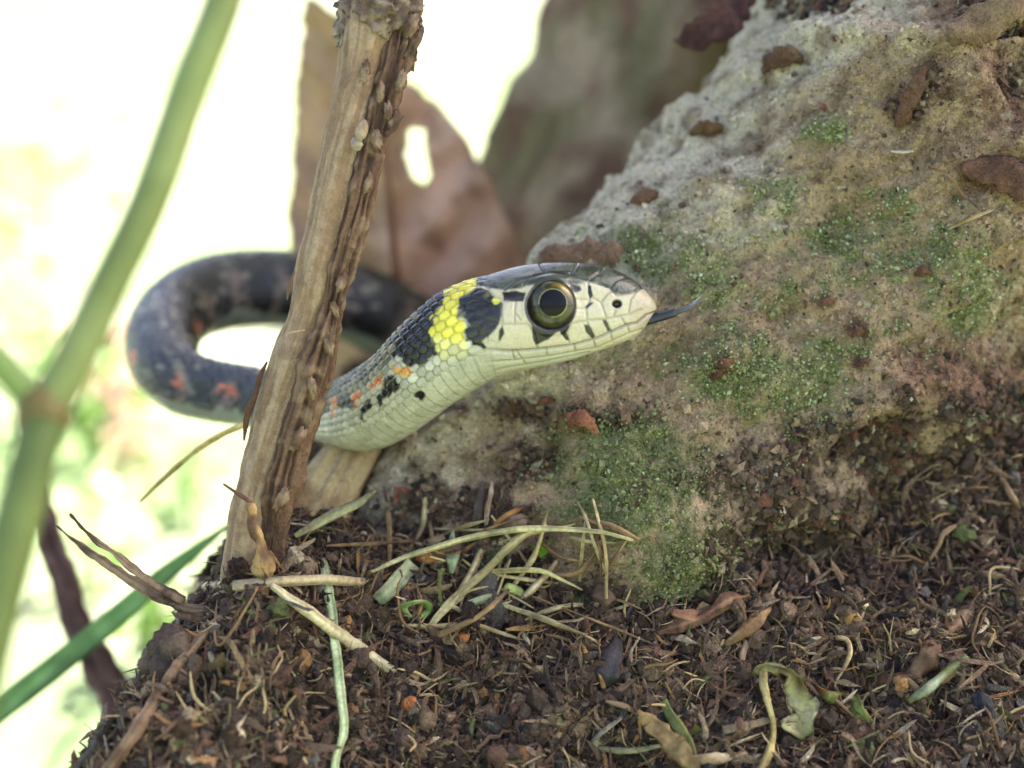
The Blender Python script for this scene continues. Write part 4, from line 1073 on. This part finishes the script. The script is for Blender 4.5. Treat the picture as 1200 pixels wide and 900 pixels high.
# things lying on or growing from the root: flakes of bark are parts of the tree
def flake(pts, w, th, c0, c1, seed, name='bark_flake', fold=0.2):
    S = spline(np.array(pts, float), 46)
    t = np.linspace(0, 1, 46)
    ww = np.interp(t, np.linspace(0, 1, len(w)), w) * (1 + .35 * perlin(np.stack([t * 9, 0 * t, 0 * t + seed], -1), seed))
    V, F, cp = sweep(S, th * .7, ww, 20, up0=-unit(S[20]))
    L = np.linalg.norm(S[-1] - S[0])
    q = 1.3 / max(L, .1)
    V = V + np.stack([fbm(V * 2.2 * q, 4, seed + k) for k in range(3)], -1) * .075 * L + np.stack([fbm(V * 9, 2, seed + 5 + k) for k in range(3)], -1) * .012
    m = smooth(-.3, .4, fbm(V * 3, 3, seed + 1))[:, None]
    part(name, V, [F, cp], M_BARK, tree, tree_base, c0 * (1 - m) + c1 * m)
flake(PP(np.array([(640, 308, 16.6), (668, 300, 16.3), (700, 298, 16.1), (728, 303, 16.0), (742, 312, 16)])), [.08, .18, .2, .17, .05], .07, lin(150, 118, 98), lin(112, 82, 68), 621)
flake(PP(np.array([(794, 46, 17.4), (815, 40, 17.2), (838, 28, 17.1), (868, 6, 17.3), (885, -8, 17.5)])), [.05, .22, .24, .2, .1], .09, lin(96, 66, 62), lin(70, 46, 46), 623)
flake(surf([(1118, 42, .1), (1148, 26, .35), (1180, 8, .45), (1215, -16, .4)]), [.12, .2, .22, .2], .10, lin(140, 118, 94), lin(112, 88, 70), 625)
flake(surf([(1092, 74, .05), (1075, 100, .12), (1062, 128, .12), (1052, 150, .05)]), [.05, .1, .1, .03], .06, lin(112, 82, 66), lin(84, 62, 52), 627)
flake(surf([(1130, 195, .05), (1160, 198, .14), (1195, 208, .14), (1220, 215, .1)]), [.06, .16, .2, .16], .08, lin(118, 84, 70), lin(88, 62, 52), 629)
flake(surf([(896, 80, .05), (910, 70, .18), (928, 66, .16), (940, 70, .05)]), [.04, .1, .12, .04], .07, lin(124, 96, 76), lin(98, 72, 58), 631)
flake(surf([(664, 486, .05), (676, 490, .14), (690, 494, .14), (698, 506, .05)]), [.03, .09, .1, .03], .05, lin(168, 112, 88), lin(120, 76, 60), 633)
flake(surf([(740, 236, .03), (752, 232, .13), (768, 226, .1)]), [.04, .09, .05], .07, lin(120, 90, 70), lin(150, 100, 74), 635)
flake(surf([(812, 156, .03), (828, 150, .13), (845, 150, .06)]), [.04, .1, .06], .08, lin(128, 104, 72), lin(110, 82, 58), 637)
for k, (x, y) in enumerate([(968, 353), (1003, 388), (850, 425), (842, 438), (1082, 318), (930, 566), (1010, 425), (960, 610), (1150, 470), (640, 470), (1060, 140)]):
    flake(surf([(x - 9, y + 4, .02), (x, y, .09), (x + 9, y + 2 - (k % 4) * 3, .02)]), [.02, .05 + .01 * (k % 3), .02], .035, lin(122, 84, 68), lin(96, 66, 56), 640 + 2 * k, name='bark_chip')
twig('straw', 'thin yellow bent straw lying on the upper right of the mossy bark', 'straw', surf([(1112, 268, .06), (1138, 256, .12), (1165, 245, .12)]), [.012, .02, .014], lin(190, 166, 120), lin(150, 124, 86), .003, n=24, seg=7, mat=M_STRAW)
twig('root_fibre', 'fine dark rootlet curving down to the bent straw on the bark', 'root', surf([(1085, 196, .03), (1110, 205, .1), (1130, 230, .12), (1150, 246, .08)]), [.01, .014, .014, .01], lin(140, 110, 84), lin(104, 78, 60), .003, n=30, seg=7)
twig('splinter', 'tiny white splinter on the purple brown patch of the upper bark', 'splinter', surf([(1044, 177, .05), (1056, 178, .1), (1070, 177, .04)]), [.012, .02, .012], lin(210, 200, 186), lin(190, 176, 160), .002, n=16, seg=7)
twig('splinter', 'tiny pale upright straw splinter in the middle of the bark', 'splinter', surf([(951, 222, .03), (950, 232, .08), (950, 242, .03)]), [.008, .014, .008], lin(210, 190, 140), lin(190, 166, 120), .002, n=16, seg=7)
# ------------------------------------------------------------------ grains: soil crumbs, grit, moss
def ico(sub):
    import bmesh
    bm = bmesh.new(); bmesh.ops.create_icosphere(bm, subdivisions=sub, radius=1)
    v = np.array([q.co[:] for q in bm.verts]); f = np.array([[x.index for x in q.verts] for q in bm.faces]); bm.free()
    return v, f
ICO0, ICO1, ICO2, ICO3 = ico(1), ico(2), ico(3), ico(4)
OCT = (np.array([(1, 0, 0), (-1, 0, 0), (0, 1, 0), (0, -1, 0), (0, 0, 1), (0, 0, -1)], float),
       np.array([(0, 2, 4), (2, 1, 4), (1, 3, 4), (3, 0, 4), (2, 0, 5), (1, 2, 5), (3, 1, 5), (0, 3, 5)]))
def rand_rot(n, g):
    q = unit(g.normal(size=(n, 4)))
    w, x, y, z = q.T
    return np.stack([np.stack([1 - 2 * (y * y + z * z), 2 * (x * y - z * w), 2 * (x * z + y * w)], -1),
                     np.stack([2 * (x * y + z * w), 1 - 2 * (x * x + z * z), 2 * (y * z - x * w)], -1),
                     np.stack([2 * (x * z - y * w), 2 * (y * z + x * w), 1 - 2 * (x * x + y * y)], -1)], 1)
def nrm_rot(nrm, g, tilt=.35):
    n = unit(nrm + g.normal(size=nrm.shape) * tilt)
    x = unit(np.cross(n, g.normal(size=nrm.shape)))
    return np.stack([x, np.cross(n, x), n], -1)
def grains(tmpl, pos, rot, size, col, g, jit=.28):
    """many irregular grains as one mesh; size (n, 3)"""
    v, f = tmpl
    n = len(pos)
    V = v[None] * (1 + g.normal(size=(n, len(v), 1)) * jit)
    V = V * size[:, None, :]
    V = np.einsum('nij,nkj->nki', rot, V) + pos[:, None]
    F = f[None] + (np.arange(n) * len(v))[:, None, None]
    return V.reshape(-1, 3), F.reshape(-1, 3), np.repeat(col, len(v), 0)
def sample_hits(n, box, g):
    out_p, out_n, out_i, xy = [], [], [], []
    X = g.uniform(box[0], box[2], n); Y = g.uniform(box[1], box[3], n)
    for x, y in zip(X, Y):
        h = hit(x, y)
        if h is None or h[0] @ FWD > 30: continue
        out_p.append(h[0]); out_n.append(h[1]); out_i.append(h[2]); xy.append((x, y))
    return np.array(out_p), np.array(out_n), np.array(out_i), np.array(xy)
g = np.random.default_rng(77)
hp, hn, hi, hxy = sample_hits(90000, (-60, -20, 1290, 1010), g)
issoil = hi < NSOIL
SP, SN, SXY = hp[issoil], hn[issoil], hxy[issoil]
RP, RN, RXY, RI = hp[~issoil], hn[~issoil], hxy[~issoil], hi[~issoil] - NSOIL
PAL = np.array([lin(62, 49, 42), lin(84, 67, 56), lin(106, 85, 69), lin(130, 106, 84), lin(106, 76, 62), lin(150, 128, 100), lin(98, 92, 86), lin(158, 118, 76), lin(104, 108, 66), lin(190, 172, 142), lin(48, 44, 46)])
PW = np.array([.24, .24, .17, .09, .06, .05, .05, .02, .02, .02, .04]); PW /= PW.sum()
def pick(n, w=PW): return PAL[g.choice(len(PAL), n, p=w)] * g.uniform(.75, 1.25, (n, 1))
allVs, allFs, allCs, off = [], [], [], 0
def add(r):
    global off
    allVs.append(r[0]); allFs.append(r[1] + off); allCs.append(r[2]); off += len(r[0])
def flush(name, mat, parent=None, base=(0, 0, 0), label=None, smooth_=False):
    global allVs, allFs, allCs, off
    V, F, c = np.concatenate(allVs), np.concatenate(allFs), np.concatenate(allCs)
    o = link(name, make_mesh(name, V - np.asarray(base), F, mat, c, smooth_), parent, None, label, None, None, 'stuff')
    allVs, allFs, allCs, off = [], [], [], 0
    return o
# fine crumbs
ns = min(27000, len(SP)); idx = g.permutation(len(SP))
nz = fbm(SP * 1.1, 3, 303)
i1 = idx[:int(ns * .86)]
s = np.minimum(np.exp(g.normal(-3.45, .45, len(i1))), .075)
sz = s[:, None] * g.uniform(.5, 1.4, (len(i1), 3))
tint = (1 + .6 * np.clip(nz, -.8, .8))[:, None]
add(grains(ICO0, SP[i1] + SN[i1] * s[:, None] * .5, rand_rot(len(i1), g), sz, pick(len(i1)) * tint[i1], g, .25))
i2 = idx[int(ns * .86):int(ns * .95)]
s = np.minimum(np.exp(g.normal(-2.75, .3, len(i2))), .11)
sz = s[:, None] * g.uniform(.6, 1.25, (len(i2), 3))
add(grains(ICO1, SP[i2] + SN[i2] * s[:, None] * .45, rand_rot(len(i2), g), sz, pick(len(i2)) * tint[i2], g, .16))
# short bent slivers and shreds among them
t_ = np.linspace(-1, 1, 5)
sv, sf, scp = sweep(np.stack([t_, .12 * t_ * t_, .25 * (1 - t_ * t_)], -1), np.array([.5, .9, 1, .8, .4]), np.array([.6, 1, 1, .9, .5]), 3, up0=(0, 0, 1))
sv = sv.copy()
SLIV = (sv, np.concatenate([sf[:, [0, 1, 2]], sf[:, [0, 2, 3]], scp]))
i3 = np.arange(10500) % len(idx); i3 = idx[::-1][i3]
L = np.minimum(np.exp(g.normal(-2.35, .5, len(i3))), .38)
fw = np.array([.06, .14, .18, .17, .10, .14, .04, .06, .04, .06, .01]); fw /= fw.sum()
cen = SLIV[0].copy()
tv = np.stack([cen[:, 0], cen[:, 1], cen[:, 2]], -1)
def slivers(pos, nrm, L, wd, th, col, g):
    n = len(pos)
    rot = nrm_rot(nrm, g, .55)
    c = np.stack([np.clip(tv[:, 0], -1.2, 1.2), .12 * tv[:, 0] ** 2, .25 * (1 - np.clip(tv[:, 0] ** 2, 0, 1))], -1)
    off_ = tv - c
    bend = g.uniform(-1.5, 1.5, (n, 1))
    V = np.stack([c[None, :, 0] * L[:, None], c[None, :, 1] * L[:, None] * bend * 2 + off_[None, :, 1] * wd[:, None], c[None, :, 2] * L[:, None] * np.abs(bend) * .6 + off_[None, :, 2] * th[:, None]], -1)
    V = V * (1 + g.normal(size=V.shape) * .06)
    V = np.einsum('nij,nkj->nki', rot, V) + pos[:, None]
    F = SLIV[1][None] + (np.arange(n) * len(tv))[:, None, None]
    return V.reshape(-1, 3), F.reshape(-1, 3), np.repeat(col, len(tv), 0)
add(slivers(SP[i3] + SN[i3] * g.uniform(.01, .09, (len(i3), 1)), SN[i3], L, L * g.uniform(.05, .2, len(i3)) + .004, g.uniform(.004, .012, len(i3)), pick(len(i3), fw), g))
flush('soil_crumbs', M_BITS, label='fine brown crumbs and plant shreds covering the soil bank')
# thin curved rootlets in the soil, one object
def fibre_mass(P0, N0, n, name, parent=None, base=(0, 0, 0), pal=None, lmin=.15, lmax=.6, r=(.003, .010), label=None):
    global off
    for k in range(n):
        p, nn = P0[k], N0[k]
        L = g.uniform(lmin, lmax); a = unit(np.cross(nn, g.normal(size=3))); b = np.cross(nn, a)
        cv = g.normal(0, .35); t = np.linspace(-.5, .5, 7)
        S = p + a * (t * L)[:, None] + b * (cv * L * t * t * 2)[:, None] + nn * (.03 + (0.25 - t * t) * L * g.uniform(.0, .6))[:, None]
        rr = g.uniform(*r) * np.array([.4, .8, 1, 1, 1, .8, .3])
        V, F, cp = sweep(S, rr, rr, 4)
        c = pal[g.integers(len(pal))] * g.uniform(.8, 1.2)
        tri = np.concatenate([F[:, [0, 1, 2]], F[:, [0, 2, 3]], cp])
        add((V, tri, np.repeat(c[None], len(V), 0)))
    flush(name, M_STRAW, parent, base, label, True)
io = idx[::-1]
fibre_mass(SP[io], SN[io], 2400, 'rootlets', pal=[lin(150, 122, 88), lin(112, 84, 62), lin(92, 66, 52), lin(190, 166, 122), lin(126, 120, 80), lin(84, 62, 50)], label='fine dry rootlets scattered through the soil')

# moss and lichen granules, grit on the root
fi = ROOT_F[RI]
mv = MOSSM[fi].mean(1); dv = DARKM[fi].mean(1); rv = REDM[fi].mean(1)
k = g.random(len(RP)) < np.clip(mv ** 1.2 * 1.05, 0, 1)
Pm, Nm = RP[k], RN[k]
rep = 3
Pm = np.repeat(Pm, rep, 0) + g.normal(size=(len(Pm) * rep, 3)) * .035; Nm = np.repeat(Nm, rep, 0)
if len(Pm) > 64000: 
    q = g.permutation(len(Pm))[:64000]; Pm, Nm = Pm[q], Nm[q]
s = np.minimum(np.exp(g.normal(-4.32, .33, len(Pm))), .026)
MP = np.array([lin(130, 142, 88), lin(148, 162, 112), lin(104, 116, 62), lin(166, 180, 138), lin(120, 126, 82), lin(188, 198, 168)])
pale = smooth(560, 400, proj(Pm)[1])
w = g.random(len(Pm)) + .22 * pale - .12
ci = np.digitize(w, [.2, .45, .62, .85, .97])
order = np.array([2, 0, 4, 1, 3, 5])
mc = MP[order[np.clip(ci, 0, 5)]] * g.uniform(.75, 1.25, (len(Pm), 1))
add(grains(OCT, Pm + Nm * s[:, None] * .4, nrm_rot(Nm, g, .8), s[:, None] * g.uniform(.5, 1.4, (len(Pm), 3)), mc, g, .25))
flush('moss', M_MOSS, tree, tree_base)
rcol = rc[fi].mean(1)
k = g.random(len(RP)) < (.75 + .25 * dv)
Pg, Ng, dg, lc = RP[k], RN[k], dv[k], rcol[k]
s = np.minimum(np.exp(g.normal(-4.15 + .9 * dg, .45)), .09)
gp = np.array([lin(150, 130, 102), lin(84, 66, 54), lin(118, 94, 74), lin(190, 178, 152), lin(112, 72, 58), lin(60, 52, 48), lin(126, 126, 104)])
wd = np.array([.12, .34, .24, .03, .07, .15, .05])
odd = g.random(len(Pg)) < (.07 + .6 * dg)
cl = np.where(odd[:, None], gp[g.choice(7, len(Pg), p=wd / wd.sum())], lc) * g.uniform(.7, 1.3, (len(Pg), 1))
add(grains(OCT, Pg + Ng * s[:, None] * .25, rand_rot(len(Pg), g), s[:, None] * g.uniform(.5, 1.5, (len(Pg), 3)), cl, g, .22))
flush('grit', M_BITS, tree, tree_base)

# ------------------------------------------------------------------ countable small litter: single objects sharing a few shapes
def variants(kind, n):
    out = []
    for i in range(n):
        if kind == 'wood_chip':
            t = np.linspace(-1, 1, 7)
            S = np.stack([t * .5, .06 * np.sin(t * 2 + i), .05 * g.normal(size=7)], -1)
            V, F, cp = sweep(S, .03 + .012 * g.random(7), np.array([.04, .10, .13, .13, .12, .09, .03]) * g.uniform(.6, 1.2), 6, up0=(0, 0, 1)); fs = [F, cp]
            c = PAL[[2, 3, 4, 5][i % 4]]
        elif kind == 'root_fibre':
            t = np.linspace(-1, 1, 11); kx = g.normal() * .3
            S = np.stack([t * .5, kx * t * t + .05 * np.sin(t * 4 + i), .12 * (1 - t * t)], -1)
            V, F, cp = sweep(S, np.array([.012, .02, .024, .026, .026, .026, .026, .024, .022, .018, .008]), None, 5); fs = [F, cp]
            c = [lin(186, 164, 120), lin(140, 110, 78), lin(110, 82, 62)][i % 3]
        elif kind == 'leaf_fragment':
            t = np.linspace(-1, 1, 8)
            S = np.stack([t * .5, .03 * np.sin(3 * t + i), .10 * np.cos(t * 1.5 + i)], -1)
            V, F, cp = sweep(S, .012, np.array([.05, .16, .22, .26, .25, .2, .13, .02]) * g.uniform(.7, 1.2), 8, up0=(0, 0, 1), twist=t * g.normal() * .5); fs = [F, cp]
            c = [lin(116, 84, 58), lin(96, 78, 62), lin(128, 118, 70), lin(78, 60, 52)][i % 4]
        else:
            v, f = ICO3
            V = v * (1 + .38 * fbm(v * 1.2 + i * 7, 2, i)[:, None] + .16 * fbm(v * 4 + i * 3, 3, i + 40)[:, None]) * np.array((.5, .42, .36)); fs = [f]
            c = [lin(66, 52, 44), lin(84, 64, 50), lin(58, 48, 44), lin(100, 76, 58)][i % 4]
        out.append(make_mesh(kind, V, fs, M_WOOD if kind in ('wood_chip',) else (M_STRAW if kind == 'root_fibre' else M_BITS), c * g.uniform(.85, 1.15), kind != 'soil_clod'))
    return out
FRONTAL = (SXY[:, 0] > 130) & (SXY[:, 0] < 1195) & (SXY[:, 1] > 600) & (SXY[:, 1] < 895)
cand = np.where(FRONTAL)[0]; g.shuffle(cand)
cur = 0
for kind, n, label, cat, grp, smin, smax in (
    ('wood_chip', 150, 'small brown wood chip lying among the dark soil crumbs', 'wood chip', 'wood chips strewn over the soil', .18, .5),
    ('root_fibre', 120, 'short curved plant fibre lying loose on the dark soil', 'plant fibre', 'plant fibres strewn over the soil', .25, .7),
    ('leaf_fragment', 90, 'small withered scrap of leaf lying flat in the dark soil', 'leaf scrap', 'leaf scraps strewn over the soil', .12, .28),
    ('soil_clod', 130, 'rounded brown crumb of soil resting on the soil bank', 'soil crumb', 'larger crumbs of the soil bank', .10, .26)):
    var = variants(kind, 8)
    for i in range(n):
        q = cand[cur]; cur += 1
        s = g.uniform(smin, smax)
        rot = nrm_rot(SN[q:q + 1], g, .4)[0]
        o = link(kind, var[i % 8], None, SP[q] + SN[q] * (.03 + (.1 * s if kind == 'soil_clod' else .03)), label, cat, grp)
        o.rotation_euler = Matrix(rot.tolist()).to_euler()
        o.scale = (s * g.uniform(.8, 1.25), s * g.uniform(.8, 1.2), s)

# ------------------------------------------------------------------ sunlit weeds far behind
def weed(x, y, h, n, pal, seed, label, group):
    gg = np.random.default_rng(seed)
    base = np.array((x, y, -15.3))
    t = thing('weed_plant', label, 'plant', base, group)
    top = base + np.array((gg.normal() * .15 * h, gg.normal() * .15 * h, h))
    S = spline(np.array([base, (base + top) / 2 + gg.normal(size=3) * .05 * h, top]), 14)
    V, F, cp = sweep(S, np.linspace(.012, .005, 14) * h + .08, n=8)
    part('stem', V, [F, cp], M_GREEN, t, base, lin(120, 140, 80))
    cs = S[4:, :3]
    V, F, c = leaf_cloud(cs, n, .42 * h, .32 * h, pal, seed + 1, .5)
    part('leaves', V, F, M_WEED, t, base, c, smooth_=False, kind='stuff')
YG = [lin(150, 178, 122), lin(134, 166, 108), lin(170, 188, 148)]
DG = [lin(96, 132, 62), lin(120, 150, 80), lin(84, 112, 60)]
BR = [lin(172, 142, 128), lin(150, 124, 112)]
PL = [lin(190, 196, 160), lin(170, 186, 140)]
wl2 = [(-26, 74, 9, PL, 'low pale weed blurred just left of the green stem, lower half'), (-34, 105, 14, PL, 'pale washed out weed blurred behind the green stem'), (-17, 56, 5, DG, 'small mid green weed blurred under the snake coil at lower left'),
       (-20, 60, 5, YG, 'small yellow green weed blurred beside the grass blade at lower left'), (-12, 85, 7, PL, 'pale weed seen through the snake coil'), (-66, 175, 12, PL, 'pale green weed blurred at the upper left edge'),
       (-9, 34, 3, DG, 'small green weed blurred low in the bright gap under the coil'), (-12.5, 40, 3.5, PL, 'pale weed blurred between the green stem and the soil bank'), (-15, 52, 4, BR, 'pinkish brown dried weed blurred left of the dead stem foot'), (-11, 47, 3.5, YG, 'yellow green weed blurred left of the thin yellow straw'), (-18, 64, 5, BR, 'dried brownish weed blurred beside the green joint'),
       (-21, 50, 4, DG, 'lowest mid green weed in the lower left corner'), (-28, 62, 6, PL, 'pale grey green weed blurred at the left edge'), (-52, 150, 12, PL, 'faint pale weed high in the white background')]
for i, (x, y, h, pal, lab) in enumerate(wl2):
    weed(x, y, h, 34, pal, 900 + 3 * i, lab, 'weeds in the bright background')
